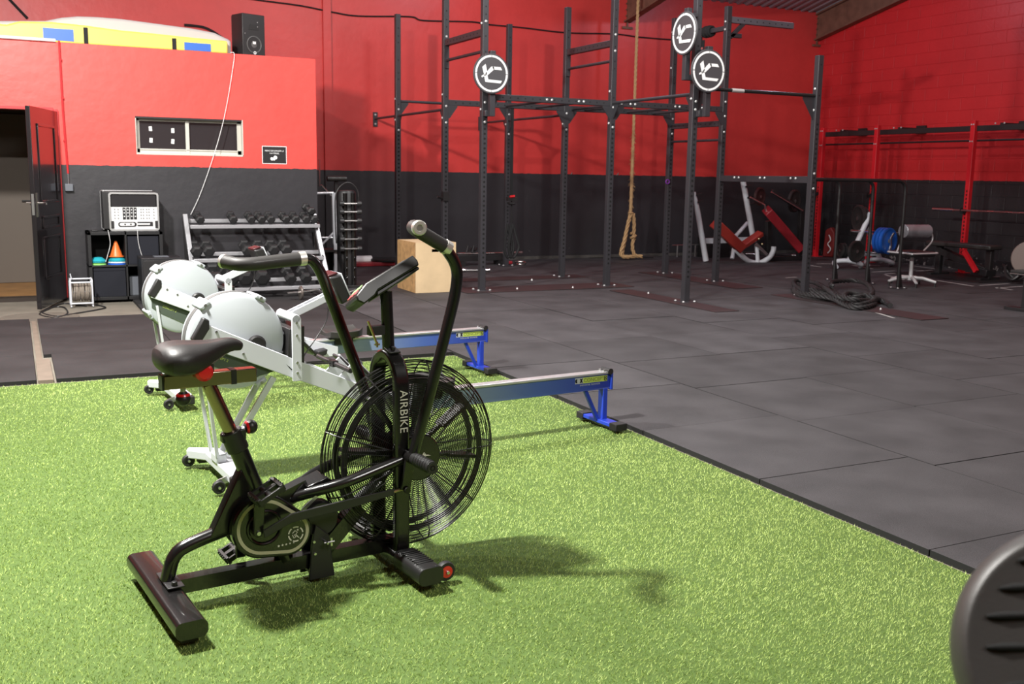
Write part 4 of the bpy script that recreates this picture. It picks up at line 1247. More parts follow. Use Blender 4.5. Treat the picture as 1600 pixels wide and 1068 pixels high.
    for i in range(6):
        for k in range(8):
            g._f([T[i][k], T[i][k + 1], T[i + 1][k + 1], T[i + 1][k]]); g._f([B_[i][k], B_[i + 1][k], B_[i + 1][k + 1], B_[i][k + 1]])
    for i in range(6):
        g._f([T[i][0], T[i + 1][0], B_[i + 1][0], B_[i][0]]); g._f([T[i][8], B_[i][8], B_[i + 1][8], T[i + 1][8]])
    for k in range(8):
        g._f([T[0][k], B_[0][k], B_[0][k + 1], T[0][k + 1]]); g._f([T[6][k], T[6][k + 1], B_[6][k + 1], B_[6][k]])
    se = g.done('seat', FOAM, t, bevel=0.006)
    g = MB(); g.box(c(seat_s + 0.12, 0, 0.312), (0.15, 0.10, 0.022)); g.box(c(seat_s + 0.12, 0, 0.285), (0.13, 0.085, 0.045)); g.done('seat_carriage', BLACKM, se)
    return t
ang5 = math.atan2(0.2, 2.3)
rower((0.78, 4.72, -0.02), ang5, 'white and blue rowing machine in front, its rail passing behind the black bike wheel', 1.00)
rower((0.80, 6.50, -0.02), ang5, 'white and blue rowing machine farther back, nearer the dumbbell rack', 1.05)

# ================================================================ THE PULL-UP RIG
PXS, ROWS = (5.16, 6.97, 8.75), (11.3, 12.52, 14.35)
rig = thing('pull_up_rig', 'large charcoal steel pull-up rig with tall drilled posts and monkey bars', 'pull-up rig', (6.97, 11.3, 0))
HB = MB(); HB.lathe((0, 0, 0), (0, -1, 0), [(0.016, 0), (0.016, 0.005), (0.009, 0.012), (0, 0.013)], 10)
_proto_bolt = HB.done('bolt', BOLT, rig)
_bolt_used = False
def bolt(par, x, y, z, ax='y'):
    """bolt head at a world position; facing -Y, -X or +Z"""
    global _bolt_used
    o = _proto_bolt if not _bolt_used else _proto_bolt.copy()
    if _bolt_used: COL.objects.link(o)
    _bolt_used = True
    o.parent = par
    o.location = V((x, y, z)) - V(rig.location)
    o.rotation_euler = {'y': (0, 0, 0), 'x': (0, 0, -math.pi / 2), 'z': (-math.pi / 2, 0, 0)}[ax]
PW = 0.076
def upright(x, y, H, h0=0.3, h1=2.12, bolts=(), xb=()):
    g = MB(); g.b2((x - PW / 2, y - PW / 2, 0.008), (x + PW / 2, y + PW / 2, H))
    o = g.done('upright', RIG, rig, world=True, bevel=0.005)
    g = MB()
    zs = list(np.arange(h0, h1, 0.0575)) + [z for z in (2.42, 2.78, 2.87, 3.05, 3.3, 3.39, 3.5) if z < H - 0.05]
    for i, z in enumerate(zs):
        r_ = 0.0145 if z < h1 else 0.009
        g.prism(circ(r_, 10, x, z), (0, y - PW / 2 - 0.0006, 0), (1, 0, 0), (0, 0, 1), 0.0012)
    hs = g.done('drilled_holes', HOLE, o, world=False)
    for v in hs.data.vertices: v.co = v.co - V(rig.location)
    g = MB(); g.b2((x - 0.10, y - 0.10, 0.002), (x + 0.10, y + 0.10, 0.012)); bp_ = g.done('base_plate', RIG, o); 
    for v in bp_.data.vertices: v.co = v.co - V(rig.location)
    bpm = bp_.modifiers.new('bevel', 'BEVEL'); bpm.width = 0.002
    for dx in (-0.078, 0.078):
        for dy in (-0.078, 0.078): bolt(o, x + dx, y + dy, 0.012, 'z')
    for z in bolts: bolt(o, x, y - PW / 2, z)
    for z in xb: bolt(o, x - PW / 2, y, z, 'x')
    return o
H1 = 3.70
upright(5.16, 11.3, 4.25, bolts=(2.05, 2.28, 3.22), xb=(2.2, 2.55, 3.2))
upright(6.97, 11.3, 4.25, bolts=(2.05, 2.3, 3.0, 3.2), xb=(2.5, 2.1))
upright(8.75, 11.3, H1, bolts=(2.05, 2.26, 2.45), xb=(3.4, 3.5))
upright(5.16, 12.52, 4.25, bolts=(2.09, 2.3, 3.18), xb=(2.45, 2.15))
upright(6.97, 12.52, H1, bolts=(2.06, 2.28, 3.05, 2.8), xb=(2.14,))
upright(8.75, 12.52, H1, bolts=(2.06, 2.27), xb=(2.2, 3.0, 3.5))
upright(5.16, 14.35, H1, bolts=(2.05, 2.35), xb=(2.2, 2.5))
upright(6.97, 14.35, H1, bolts=(2.05, 2.35), xb=(2.2, 2.5))
upright(6.93, 9.49, 4.1, bolts=(2.18, 2.27), xb=(2.3,))
upright(8.73, 9.49, 2.89, bolts=(1.32, 1.5), xb=(2.5, 2.25))
def rbar(nm, p0, p1, w_=0.07, h_=None, round_=None, m=None, holes=False):
    g = MB()
    if round_: g.cyl(p0, p1, round_, seg=14)
    else: g.bar(p0, p1, w_, h_ or w_)
    o = g.done(nm, m or RIG, rig, world=True, bevel=0 if round_ else 0.004)
    if holes:
        a, b_ = V(p0), V(p1); n = int((b_ - a).length / 0.1)
        g = MB()
        for k in range(1, n):
            p = a.lerp(b_, k / n)
            if abs(a.y - b_.y) < 0.01: g.prism(circ(0.009, 8, p.x, p.z), (0, p.y - w_ / 2 - 0.0006, 0), (1, 0, 0), (0, 0, 1), 0.0012)
            else: g.prism(circ(0.009, 8, p.y, p.z), (p.x - w_ / 2 - 0.0006, 0, 0), (0, 1, 0), (0, 0, 1), 0.0012)
        hh_ = g.done('drilled_holes', HOLE, o)
        for v in hh_.data.vertices: v.co = v.co - V(rig.location)
    return o
def gus(p, u, v=(0, 0, 1), a=0.16, b_=0.17):
    g = MB(); g.prism([(0.035, 0), (a, 0), (a, -0.02), (0.05, -b_), (0.035, -b_)], p, u, v, 0.008)
    g.done('gusset_plate', RIG, rig, world=True)
h = PW / 2
for y_, z_ in ((11.3, 2.35), (12.52, 2.35)):
    for xa, xb_ in ((5.16, 6.97), (6.97, 8.75)):
        rbar('crossbeam', (xa + h, y_, z_), (xb_ - h, y_, z_), 0.062, 0.072, holes=True)
        gus((xa, y_ - 0.034, z_ - 0.036), (1, 0, 0)); gus((xb_, y_ - 0.034, z_ - 0.036), (-1, 0, 0))
rbar('pull_up_bar', (5.16 + h, 14.35, 2.47), (6.97 - h, 14.35, 2.47), round_=0.02)
gus((5.16, 14.33, 2.45), (1, 0, 0)); gus((6.97, 14.33, 2.45), (-1, 0, 0))
for x_ in (5.16, 6.97):
    for ya, yb in ((12.52 + h, 14.35 - h), (14.35 + h, 15.385)):
        rbar('pull_up_bar', (x_, ya, 2.26), (x_, yb, 2.26), round_=0.018)
    gus((x_, 12.52, 2.25), (0, 1, 0)); gus((x_, 14.35, 2.25), (0, -1, 0)); gus((x_, 14.35, 2.25), (0, 1, 0))
    g = MB(); g.b2((x_ - 0.035, 15.375, 2.14), (x_ + 0.035, 15.395, 2.36)); g.done('wall_plate', RIG, rig, world=True)
    for z_ in (2.18, 2.32): bolt(rig, x_, 15.375, z_)
    rbar('high_crossbeam', (x_, 11.3 + h, 3.10), (x_, 12.52 - h, 3.10), 0.062, 0.08, holes=True)
    rbar('pull_up_bar', (x_, 11.3 + h, 2.88), (x_, 12.52 - h, 2.88), round_=0.019)
    g = MB(); g.b2((x_ - 0.03, 12.46, 2.78), (x_ + 0.03, 12.475, 3.06)); g.done('bar_bracket', RIG, rig, world=True)
for px, py in ((792, 162), (839, 164.4), (895, 167.6), (981, 173), (1021, 175.5), (915, 169)):
    q = atY(px, py, 12.48)
    rbar('monkey_bar', (q.x, 11.33, 2.34), (q.x, 12.5, 2.34), round_=0.017)
    bolt(rig, q.x, 12.48, 2.34)
    for dx in (-0.035, 0.035): bolt(rig, q.x + dx, 11.268, 2.352)
rbar('crossbeam', (8.75, 11.3 + h, 2.165), (8.75, 12.52 - h, 2.165), 0.06, 0.075, holes=True)
rbar('pull_up_bar', (8.75, 11.3 + h, 1.945), (8.75, 12.52 - h, 1.945), round_=0.017)
rbar('pull_up_bar', (6.95, 9.49 + h, 2.355), (6.97, 11.3 - h, 2.355), round_=0.02)
gus((6.94, 9.49, 2.335), (0, 1, 0)); gus((6.97, 11.3, 2.335), (0, -1, 0))
rbar('pull_up_bar', (6.93 + h, 9.49, 2.42), (8.73 - h, 9.49, 2.42), round_=0.0205, m=mat('worn black bar', (0.05, 0.048, 0.048), 0.25, 0.6))
gus((6.93, 9.49, 2.40), (1, 0, 0), a=0.2, b_=0.25); gus((8.73, 9.49, 2.40), (-1, 0, 0), a=0.22, b_=0.26)
g = MB(); g.cyl((7.45, 9.49, 2.42), (7.62, 9.49, 2.42), 0.0225, seg=14); g.done('tape_wrap', CREAMV, rig, world=True, label='pale tape around the bar')
lb = rbar('low_crossbeam', (8.74, 9.49 + h, 1.425), (8.75, 11.3 - h, 1.425), 0.062, 0.082)
for y_ in (10.9, 10.38, 9.80):
    for d in (-0.045, 0.045): bolt(rig, 8.745 - 0.031, y_ + d, 1.44, 'x')
# high arm and its stub
rbar('hanging_arm', (8.75 + h, 11.3, 3.53), (9.87, 11.3, 3.53), 0.062, 0.08, holes=True, m=mat('lit rig paint', (0.11, 0.105, 0.125), 0.4))  # rig paint made paler and purplish: cool light on the arm as colour
g = MB(); g.bar((8.80, 11.3, 3.30), (9.02, 11.3, 3.50), 0.05, 0.05); g.done('arm_brace', RIG, rig, world=True, bevel=0.004)
rbar('arm_stub', (8.75 + h, 11.3, 3.33), (8.98, 11.3, 3.33), 0.05, 0.055)
# wrapped bar between the two back posts, strap hanging from it
rbar('high_crossbeam', (8.75, 11.3 + h, 3.42), (8.75, 12.52 - h, 3.42), 0.06, 0.06)
ws = thing('suspension_strap', 'bulky black strap wrapped round the high bar right of the round targets', 'strap', (8.75, 11.9, 3.42))
g = MB()
for k in range(5): g.torus((0, -0.25 + k * 0.036, 0), (0, 1, 0), 0.055 + 0.008 * (k % 2), 0.022, 16, 6)
g.done('wrap', TEXTILE, ws)
g = MB(); g.torus((0, 0.16, 0), (0, 1, 0), 0.055, 0.022, 16, 6); g.done('strap_turn', TEXTILE, ws)
g = MB(); g.box((0, -0.02, -0.6), (0.012, 0.05, 1.1)); g.box((0, -0.08, -0.55), (0.012, 0.045, 0.9)); g.done('webbing', TEXTILE, ws)
g = MB(); g.box((-0.01, -0.05, -0.22), (0.02, 0.09, 0.04)); g.done('buckle', CHROME, ws)
hp_ = MB(); hp_.tube(smooth_path([(0, -0.08, -1.0), (0.0, -0.16, -1.12), (0.0, -0.22, -1.08), (0.0, -0.28, -0.9)]), 0.012, 8); hp_.done('loop', mat('tan strap', (0.4, 0.28, 0.14), 0.7), ws)
# hooks on posts
for x_, y_ in ((6.97, 12.52), (6.97, 11.3)):
    g = MB(); g.tube(fillet([(x_ + h, y_ - 0.02, 1.44), (x_ + 0.10, y_ - 0.02, 1.44), (x_ + 0.12, y_ - 0.02, 1.47)], 0.02), 0.007, 6); g.done('peg_hook', BLACKM, rig, world=True)
g = MB(); g.tube([(5.16 - h, 12.50, 1.1), (5.16 - 0.13, 12.46, 1.12)], 0.014, 8); g.box((5.16, 12.50, 1.13), (0.084, 0.084, 0.12)); g.done('j_hook', BLACKM, rig, world=True)
# ---- round targets
def target(loc, u, lab, brk):
    """loc: disc centre; u: direction to the right for someone facing the disc"""
    t = thing('wall_ball_target', lab, 'target', loc, 0, 'round wall ball targets on the rig')
    u = V(u); z = V((0, 0, 1)); n = u.cross(z)           # n points at the viewer
    R_ = 0.232
    g = MB(); g.lathe(-n * 0.008, n, [(R_, -0.008), (R_, 0.006), (R_ - 0.004, 0.010), (0, 0.010)], 56); g.done('disc', SIGN, t)
    g = MB()
    for k in range(4):
        a0 = math.pi / 2 * k + 0.02; a1 = math.pi / 2 * (k + 1) - 0.02
        o_ = [(0.212 * math.cos(a0 + (a1 - a0) * i / 14), 0.212 * math.sin(a0 + (a1 - a0) * i / 14)) for i in range(15)]
        i_ = [(0.190 * math.cos(a0 + (a1 - a0) * i / 14), 0.190 * math.sin(a0 + (a1 - a0) * i / 14)) for i in range(15)]
        for i in range(14): g.prism([o_[i], o_[i + 1], i_[i + 1], i_[i]], n * 0.0035, u, z, 0.002)
    g.done('white_ring', WHITEPR, t)
    S_ = 0.205
    def q(pl): return [((x - 365) / 190 * S_, -(y - 352) / 225 * S_) for x, y in pl]
    for pl in ([(252, 275), (291, 236), (303, 290), (312, 352), (276, 372)], [(292, 350), (360, 265), (392, 262), (398, 292), (320, 372), (296, 372)], [(372, 262), (472, 264), (492, 300), (385, 297)],
               [(274, 372), (312, 368), (326, 428), (492, 436), (474, 468), (291, 460)], [(243, 388), (300, 350), (308, 372), (250, 405)]):
        g = MB(); g.prism(q(pl), n * 0.0035, u, z, 0.002); g.done('emblem_stroke', WHITEPR, t)
    brk(t, n)
    return t
def brk_front(t, n):
    g = MB(); g.b2((0.0, 0.03, -0.49), (0.07, 0.09, 0.27)); g.done('back_tube', RIG, t, bevel=0.004)
    g = MB(); g.b2((-0.035, 0.092, -0.49), (0.03, 0.156, -0.42)); g.b2((-0.04, 0.1, 0.2), (0.0, 0.156, 0.24)); g.done('mount', RIG, t, bevel=0.004)
def brk_side(t, n):
    g = MB(); g.b2((0.012, -0.035, -0.50), (0.075, 0.035, 0.27)); g.done('back_tube', RIG, t, bevel=0.004)
    g = MB(); g.b2((0.077, -0.03, -0.50), (0.155, 0.03, -0.44)); g.b2((0.077, -0.03, 0.18), (0.155, 0.03, 0.22)); g.done('mount', RIG, t, bevel=0.004)
target((5.165, 11.1, 2.603), (1, 0, 0), 'round white-ringed target on the leftmost front post of the rig', brk_front)
target((6.965, 9.29, 2.59), (1, 0, 0), 'lower right round target facing the hall on the rig', brk_front)
target(tuple(atY(1069, 52, 9.46)), (0, -1, 0), 'highest round target, turned sideways on the rig', brk_side)
# ---- brown floor plates under the rig
for k, (x0, y0, x1, y1, lab) in enumerate(((4.86, 11.05, 7.25, 11.62, 'long brown steel floor plate under the leftmost front rig posts'), (6.70, 8.62, 7.02, 10.78, 'brown floor plate under the nearest rig post with a round target'),
        (8.42, 10.42, 8.86, 12.75, 'brown floor plate under the two right rear rig posts'), (8.40, 7.38, 8.80, 9.72, 'brown floor plate under the heap of black battle rope'), (4.9, 12.3, 7.3, 12.72, 'long brown floor plate in the rear row of the rig'))):
    g = MB(); g.b2((x0, y0, 0.0012), (x1, y1, 0.007)); 
    tag(g.done('floor_plate', BROWNPL, flat=True), lab, 'floor plate', 'brown floor plates')
for k, (px, py) in enumerate(((831, 438), (895, 450), (1013, 459), (808, 452), (1376, 484))):
    q = atZ(px, py)
    g = MB(); g.lathe((q.x, q.y, 0.002), (0, 0, 1), [(0.016, 0), (0.010, 0.014), (0.006, 0.022), (0, 0.022)], 10)
    tag(g.done('floor_anchor', BOLT), ['bright bolt head on the rear brown floor plate', 'bright bolt head on the front brown plate, right of centre', 'lone pale bolt head on the plate before the middle rig post', 'bright bolt head on the front brown plate beside the plywood box', 'lone bright bolt head right of the battle rope'][k], 'bolt', 'bolt heads on the floor plates')
# ---- dip bars: three bent tubes bolted to the low crossbeam
for y_, xe, k in ((10.9, 10.56, 0), (10.38, 10.67, 1), (9.78, 10.63, 2)):
    t = thing('dip_bar', 'black bent floor-standing dip bar right of the rig, %s' % ['farthest of three', 'middle of three', 'nearest of three'][k], 'dip bar', (xe, y_, 0), 0, 'dip bars bolted to the rig')
    g = MB(); g.tube(fillet([(8.78 - xe, 0, 1.43), (0, 0, 1.43), (0, 0, 0.012)], 0.14, 8), 0.024, 12); g.done('tube', BLACKM, t)
    g = MB(); g.box((0, 0, 0.007), (0.17, 0.17, 0.01)); bp_ = g.done('base_plate', RIG, t)
    for dx in (-0.06, 0.06):
        for dy in (-0.06, 0.06):
            g = MB(); g.lathe((dx, dy, 0.012), (0, 0, 1), [(0.014, 0), (0.009, 0.008), (0, 0.009)], 8); g.done('bolt', BOLT, bp_)
    g = MB(); g.prism([(0.02, 0.012), (0.085, 0.012), (0.035, 0.24), (0.02, 0.24)], (0, 0, 0), (1, 0, 0), (0, 0, 1), 0.008); g.done('gusset_plate', BLACKM, t)
# ---- black hanging trainer straps
tr = thing('suspension_trainer', 'black suspension straps with red handles hanging from the rig', 'suspension trainer', (6.12, 12.46, 2.32))
g = MB(); g.box((-0.0, 0, -0.62), (0.04, 0.006, 1.24)); g.cyl((0, -0.01, -1.2), (0.01, -0.01, -1.86), 0.008, seg=6); g.done('webbing', TEXTILE, tr)
g = MB(); g.box((0.0, -0.02, -1.22), (0.15, 0.05, 0.05)); g.cyl((-0.05, -0.03, -1.28), (0.04, -0.03, -1.28), 0.02); g.done('clasp', BLACKM, tr)
g = MB(); g.cyl((-0.04, -0.04, -1.19), (0.03, -0.04, -1.18), 0.017); g.done('handle', REDK, tr, label='red handle')
for dx, w_ in ((-0.05, 0.07), (0.03, 0.10), (0.0, 0.05)):
    g = MB(); pts = [(dx, 0, -1.56), (dx + w_ * 0.6, 0, -1.75), (dx + w_, 0, -1.88), (dx + w_ * 0.5, 0, -1.99), (dx, -0.01, -2.02), (dx - w_ * 0.6, -0.01, -1.92), (dx - w_ * 0.5, -0.01, -1.78), (dx, 0, -1.56)]
    g.tube(smooth_path(pts, 4), 0.017, 6); g.done('foot_loop', TEXTILE, tr)
g = MB(); g.torus((8.72 - 0.0, 0, 0), (0, 1, 0), 0.03, 0.008, 14, 6)
o = g.done('purple_ring', OLIVE); 
for v in o.data.vertices: v.co -= V((8.72, 0, 0))
o.location = (8.69, 12.46, 1.365); o.name = 'resistance_band'
tag(o, 'small purple band looped on a rear rig post', 'resistance band')
# ---- climbing rope
def strands(g, pts, R_, tw, r=None, n=3, seg=6, step=0.03):
    """laid rope: n strands twisting round the path"""
    P = [V(p) for p in pts]
    # resample
    L = [0]
    for a, b_ in zip(P, P[1:]): L.append(L[-1] + (b_ - a).length)
    N = max(4, int(L[-1] / step))
    Q = []
    j = 0
    for i in range(N + 1):
        d = L[-1] * i / N
        while j < len(L) - 2 and L[j + 1] < d: j += 1
        f = (d - L[j]) / max(1e-6, L[j + 1] - L[j]); Q.append(P[j].lerp(P[j + 1], min(1, f)))
    prev = None; fr = []
    for i, p in enumerate(Q):
        t = (Q[min(i + 1, N)] - Q[max(i - 1, 0)]).normalized()
        x = basis(t)[0] if prev is None else (prev - t * prev.dot(t)).normalized()
        prev = x; fr.append((x, t.cross(x)))
    for s_ in range(n):
        pts_ = []
        for i, p in enumerate(Q):
            a = tw * L[-1] * i / N + 2 * math.pi * s_ / n
            pts_.append(p + (fr[i][0] * math.cos(a) + fr[i][1] * math.sin(a)) * R_ * 0.56)
        g.tube(pts_, r or R_ * 0.50, seg)
cr = thing('climbing_rope', 'thick tan climbing rope hanging in front of the back wall, knotted low', 'rope', (9.61, 14.85, 0.02))
g = MB(); g.cyl((0.0, 0, 0.78), (0.0, 0, 1.9), 0.028, seg=10); strands(g, [(0.0, 0, 0.75), (0, 0, 4.6)], 0.027, 26, step=0.05); g.done('rope_length', ROPEM, cr)
g = MB()
random.seed(2)
for k in range(150):
    z_ = 0.8 + 1.35 * random.random(); a = random.random() * 6.28; l_ = random.uniform(0.03, 0.075)
    p = V((0.02 * math.cos(a), 0.02 * math.sin(a), z_))
    g.tube([p, p + V((math.cos(a) * l_ * 0.6, math.sin(a) * l_ * 0.6, -l_ * 0.6))], 0.0022, 4)
fz = g.done('frayed_fibres', ROPEM, cr); fz['kind'] = 'stuff'
g = MB()
strands(g, smooth_path([(0.0, 0, 0.78), (-0.06, -0.02, 0.6), (-0.11, -0.03, 0.35), (-0.16, -0.03, 0.12), (-0.13, -0.03, 0.04), (0.02, -0.04, 0.035), (0.10, -0.05, 0.035)]), 0.032, 22)
strands(g, smooth_path([(-0.02, -0.03, 0.76), (-0.09, -0.05, 0.55), (-0.16, -0.07, 0.3), (-0.22, -0.07, 0.10), (-0.16, -0.08, 0.035), (0.0, -0.08, 0.035)]), 0.032, 22)
strands(g, smooth_path([(0.04, -0.02, 0.78), (0.06, -0.03, 0.6), (0.05, -0.04, 0.38), (0.03, -0.05, 0.2), (0.08, -0.06, 0.06), (0.22, -0.08, 0.035)]), 0.032, 22)
g.done('hanging_loops', ROPEM, cr)
g = MB(); strands(g, [(0.045 + 0.045 * math.cos(a), -0.04 + 0.045 * math.sin(a), 0.33 + 0.012 * a) for a in np.linspace(0, 10, 30)], 0.022, 26); g.done('knot', ROPEM, cr)
g = MB(); g.torus((0.0, -0.01, 0.79), (0, 0, 1), 0.035, 0.014, 16, 6); g.done('binding', ROPEM, cr)
g = MB(); g.cyl((0.20, -0.08, 0.035), (0.42, -0.12, 0.03), 0.022, seg=10); g.done('rope_end', BLACKM, cr, label='black taped rope end')
# ---- battle rope heap
br = thing('battle_rope', 'heap of thick black battle rope on the floor beside the rig', 'battle rope', tuple(atZ(1310, 465)))
def bp(px, py, z): return atZ(px, py, z) - V(br.location)
g = MB()
paths = [
    [(1300, 447, .12), (1299, 441, .12), (1312, 439, .10), (1335, 438, .10), (1352, 442, .10), (1362, 452, .09), (1362, 460, .08), (1350, 465, .06), (1330, 466, .05), (1300, 462, .04), (1275, 458, .05), (1255, 453, .06), (1243, 447, .06), (1240, 440, .08), (1250, 438, .08), (1272, 441, .09), (1290, 450, .10), (1305, 461, .10), (1325, 468, .07), (1352, 470, .05), (1368, 468, .04), (1388, 473, .03)],
    [(1239, 452, .03), (1246, 459, .03), (1262, 463, .03), (1290, 467, .03), (1315, 468, .03), (1335, 464, .08), (1352, 462, .09), (1364, 465, .08), (1380, 470, .03), (1390, 476, .03)],
    [(1241, 446, .03), (1246, 456, .05), (1270, 461, .06), (1300, 466, .06), (1316, 474, .04), (1333, 480, .03), (1352, 480, .03), (1366, 475, .03), (1362, 470, .04), (1340, 469, .10), (1320, 464, .12), (1325, 458, .12), (1345, 460, .10), (1360, 463, .06)],
    [(1290, 449, .06), (1300, 455, .05), (1315, 464, .04), (1335, 473, .04), (1358, 474, .03), (1366, 466, .08)],
    [(1245, 444, .04), (1262, 449, .04), (1282, 454, .03), (1300, 457, .03), (1310, 470, .03), (1335, 476, .05), (1360, 472, .06), (1372, 466, .05)],
]
for p in paths:
    strands(g, smooth_path([bp(*q) for q in p], 8), 0.030, 26, step=0.02)
g.done('rope_coils', BROPE, br)
g = MB(); a = bp(1386, 472.5, .03); b_ = bp(1391, 477, .03); g.cyl(a, b_, 0.03, seg=10); g.done('rope_end', RUBBER, br)
# ---- plywood box
px_ = thing('plyo_box', 'plywood jump box standing behind the bike handle', 'plyo box', (4.55, 11.6, 0.001))
bx0, bx1, by0, by1, bh = -0.265, 0.255, -0.31, 0.34, 0.605
g = MB()
sl_ = (( -0.03, 0.09), (0.475, 0.51))
g.b2((bx0, by0, 0), (-0.06, by0 + 0.018, bh)); g.b2((0.085, by0, 0), (bx1, by0 + 0.018, bh)); g.b2((-0.06, by0, 0), (0.085, by0 + 0.018, 0.49)); g.b2((-0.06, by0, 0.525), (0.085, by0 + 0.018, bh))
g.done('front_panel', WOOD, px_)
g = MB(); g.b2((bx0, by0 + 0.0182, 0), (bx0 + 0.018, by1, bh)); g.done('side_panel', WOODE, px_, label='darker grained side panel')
g = MB(); g.b2((bx1 - 0.018, by0 + 0.0182, 0), (bx1, by1, bh)); g.done('side_panel', WOOD, px_)
g = MB(); g.b2((bx0 + 0.0182, by0 + 0.0182, bh - 0.018), (bx1 - 0.0182, by1, bh)); g.done('top_panel', WOOD, px_)
g = MB(); g.b2((bx0 + 0.0182, by1 - 0.018, 0), (bx1 - 0.0182, by1, bh - 0.0182)); g.done('back_panel', WOOD, px_)

# ================================================================ LEFT SIDE: DUMBBELL RACK AND THE OFFICE WALL
rk = thing('dumbbell_rack', 'silver three-tier dumbbell rack against the black office wall', 'dumbbell rack', (2.5, 11.75, 0))
def rl_(x, y, z): return V((x - 2.5, y - 11.75, z))
for sx, xt, xbm in ((-1, 1.735, 1.765), (1, 3.225, 3.29)):
    g = MB(); g.bar(rl_(xt, 11.93, 0.92), rl_(xbm, 11.50, 0.03), 0.045, 0.05, (1, 0, 0)); g.done('side_post', SILVER, rk, bevel=0.004, label='bright silver side post')
    g = MB(); g.bar(rl_(xbm, 11.38, 0.025), rl_(xbm, 12.1, 0.025), 0.05, 0.045); g.bar(rl_(xbm, 12.05, 0.05), rl_(xt, 12.0, 0.9), 0.035, 0.035); g.done('side_foot', BLACKM, rk, bevel=0.004)
tiers = ((11.78, 12.0, 0.80, 0.855), (11.63, 11.84, 0.43, 0.485), (11.42, 11.64, 0.115, 0.19))
for yf, yb, zf, zb in tiers:
    for y_, z_ in ((yf, zf), (yb, zb)):
        g = MB(); g.bar(rl_(1.765, y_, z_), rl_(3.25, y_, z_), 0.032, 0.022, (0, -0.25, 1)); g.bar(rl_(1.765, y_ - 0.022, z_ - 0.012), rl_(3.25, y_ - 0.022, z_ - 0.012), 0.004, 0.035); g.done('shelf_rail', SILVER, rk, bevel=0.002)
    for x_ in (1.765, 3.25):
        g = MB(); g.bar(rl_(x_, yf, zf - 0.01), rl_(x_, yb, zb - 0.01), 0.012, 0.045); g.done('shelf_end', BLACKM, rk)
def hexbell(r, L_, name='dumbbell'):
    t = thing(name, 'x', 'dumbbell')
    hl = L_ * 0.27
    for sg in (-1, 1):
        g = MB(); y0 = sg * L_ / 2; y1 = sg * (L_ / 2 - hl)
        pr = [(0.0, y0), (r * 0.62, y0), (r * 0.97, y0 - sg * hl * 0.16), (r, y0 - sg * hl * 0.3), (r, y1 + sg * hl * 0.2), (r * 0.8, y1), (0.0, y1)]
        g.lathe((0, 0, 0), (0, 1, 0), pr, 6)
        for v in g.b.verts: v.co = M4.Rotation(math.radians(0), 3, 'Y') @ v.co
        g.done('weight_head', HEXR, t, flat=True, bevel=0.003)
    g = MB(); g.tube([(0, -L_ / 2 + hl, 0), (0, -L_ * 0.1, 0), (0, L_ * 0.1, 0), (0, L_ / 2 - hl, 0)], 0.014, 10, rr=[0.013, 0.017, 0.017, 0.013]); g.done('grip', STEEL, t)
    return t
sizes = {'small': hexbell(0.052, 0.24), 'medium': hexbell(0.070, 0.27), 'large': hexbell(0.095, 0.32)}
first = {k: True for k in sizes}
def put(kind, x, y, z, tilt, lab, grp, roll=0.0, yaw=0.0):
    t = sizes[kind] if first[kind] else copy_tree(sizes[kind])
    first[kind] = False
    t.location = (x, y, z); t.rotation_euler = (tilt, roll, yaw)
    t['label'] = lab; t['category'] = 'dumbbell'; t['group'] = grp
ordn = ['first', 'second', 'third', 'fourth', 'fifth', 'sixth', 'seventh', 'eighth', 'ninth', 'tenth']
top = [(312.5, 344), (365, 345.5), (393, 345), (408.7, 345.5), (424, 346), (447, 346), (463, 345.5), (479.5, 345.5), (492, 345.5)]
for k, (px, py) in enumerate(top):
    q = atY(px, py, 11.76)
    put('small', q.x, 11.86, 0.80 + 0.075 + 0.015, 0.24, 'small black hex dumbbell on the top shelf, %s from the left' % ordn[k], 'dumbbells on the top shelf', yaw=random.uniform(-0.05, 0.05))
q = atY(486, 334, 11.76)
put('small', q.x, 11.87, 0.984, 0.24, 'small black hex dumbbell stacked on top of the others at the right end', 'dumbbells on the top shelf', yaw=0.12)
mid = [(308, 387), (327, 387), (388, 389), (409, 388), (429, 387), (449, 386.5)]
for k, (px, py) in enumerate(mid):
    q = atY(px, py, 11.58)
    put('medium', q.x, 11.72, 0.45 + 0.098, 0.24, 'medium black hex dumbbell on the middle shelf, %s from the left' % ordn[k], 'dumbbells on the middle shelf')
low = [(338, 446), (362, 448), (385, 450), (411, 452), (456, 448), (480, 449)]
for k, (px, py) in enumerate(low):
    q = atY(px, py, 11.36)
    kd = 'large' if k < 4 else 'medium'
    put(kd, q.x, 11.50, (0.15 if k < 4 else 0.15) + (0.118 if k < 4 else 0.092), 0.33, 'large black hex dumbbell on the lowest shelf, %s from the left' % ordn[k], 'dumbbells on the lowest shelf', yaw=0.0)
# curl bar lying before the rack
cq = atZ(470, 468)
cb = thing('curl_bar', 'bent chrome curl bar with a small weight plate, before the dumbbell rack', 'barbell', (cq.x, cq.y, 0.075))
def cl(px, py, dy=0.0):
    return atY(px, py, cq.y + dy) - V(cb.location)
g = MB(); g.tube(fillet([cl(449, 458), cl(480, 455), cl(496, 452), cl(508, 458), cl(525, 462), cl(540, 459), cl(556, 452), cl(568, 452)], 0.03, 4), 0.0135, 10); g.done('bar', CHROME, cb)
g = MB(); p = cl(470, 457); g.lathe(p + V((-0.012, 0, 0)), (1, 0, 0), [(0.02, 0), (0.072, 0), (0.078, 0.006), (0.078, 0.02), (0.072, 0.026), (0.02, 0.026)], 28); g.done('weight_plate', mat('bare iron', (0.25, 0.22, 0.2), 0.4, 0.8), cb)
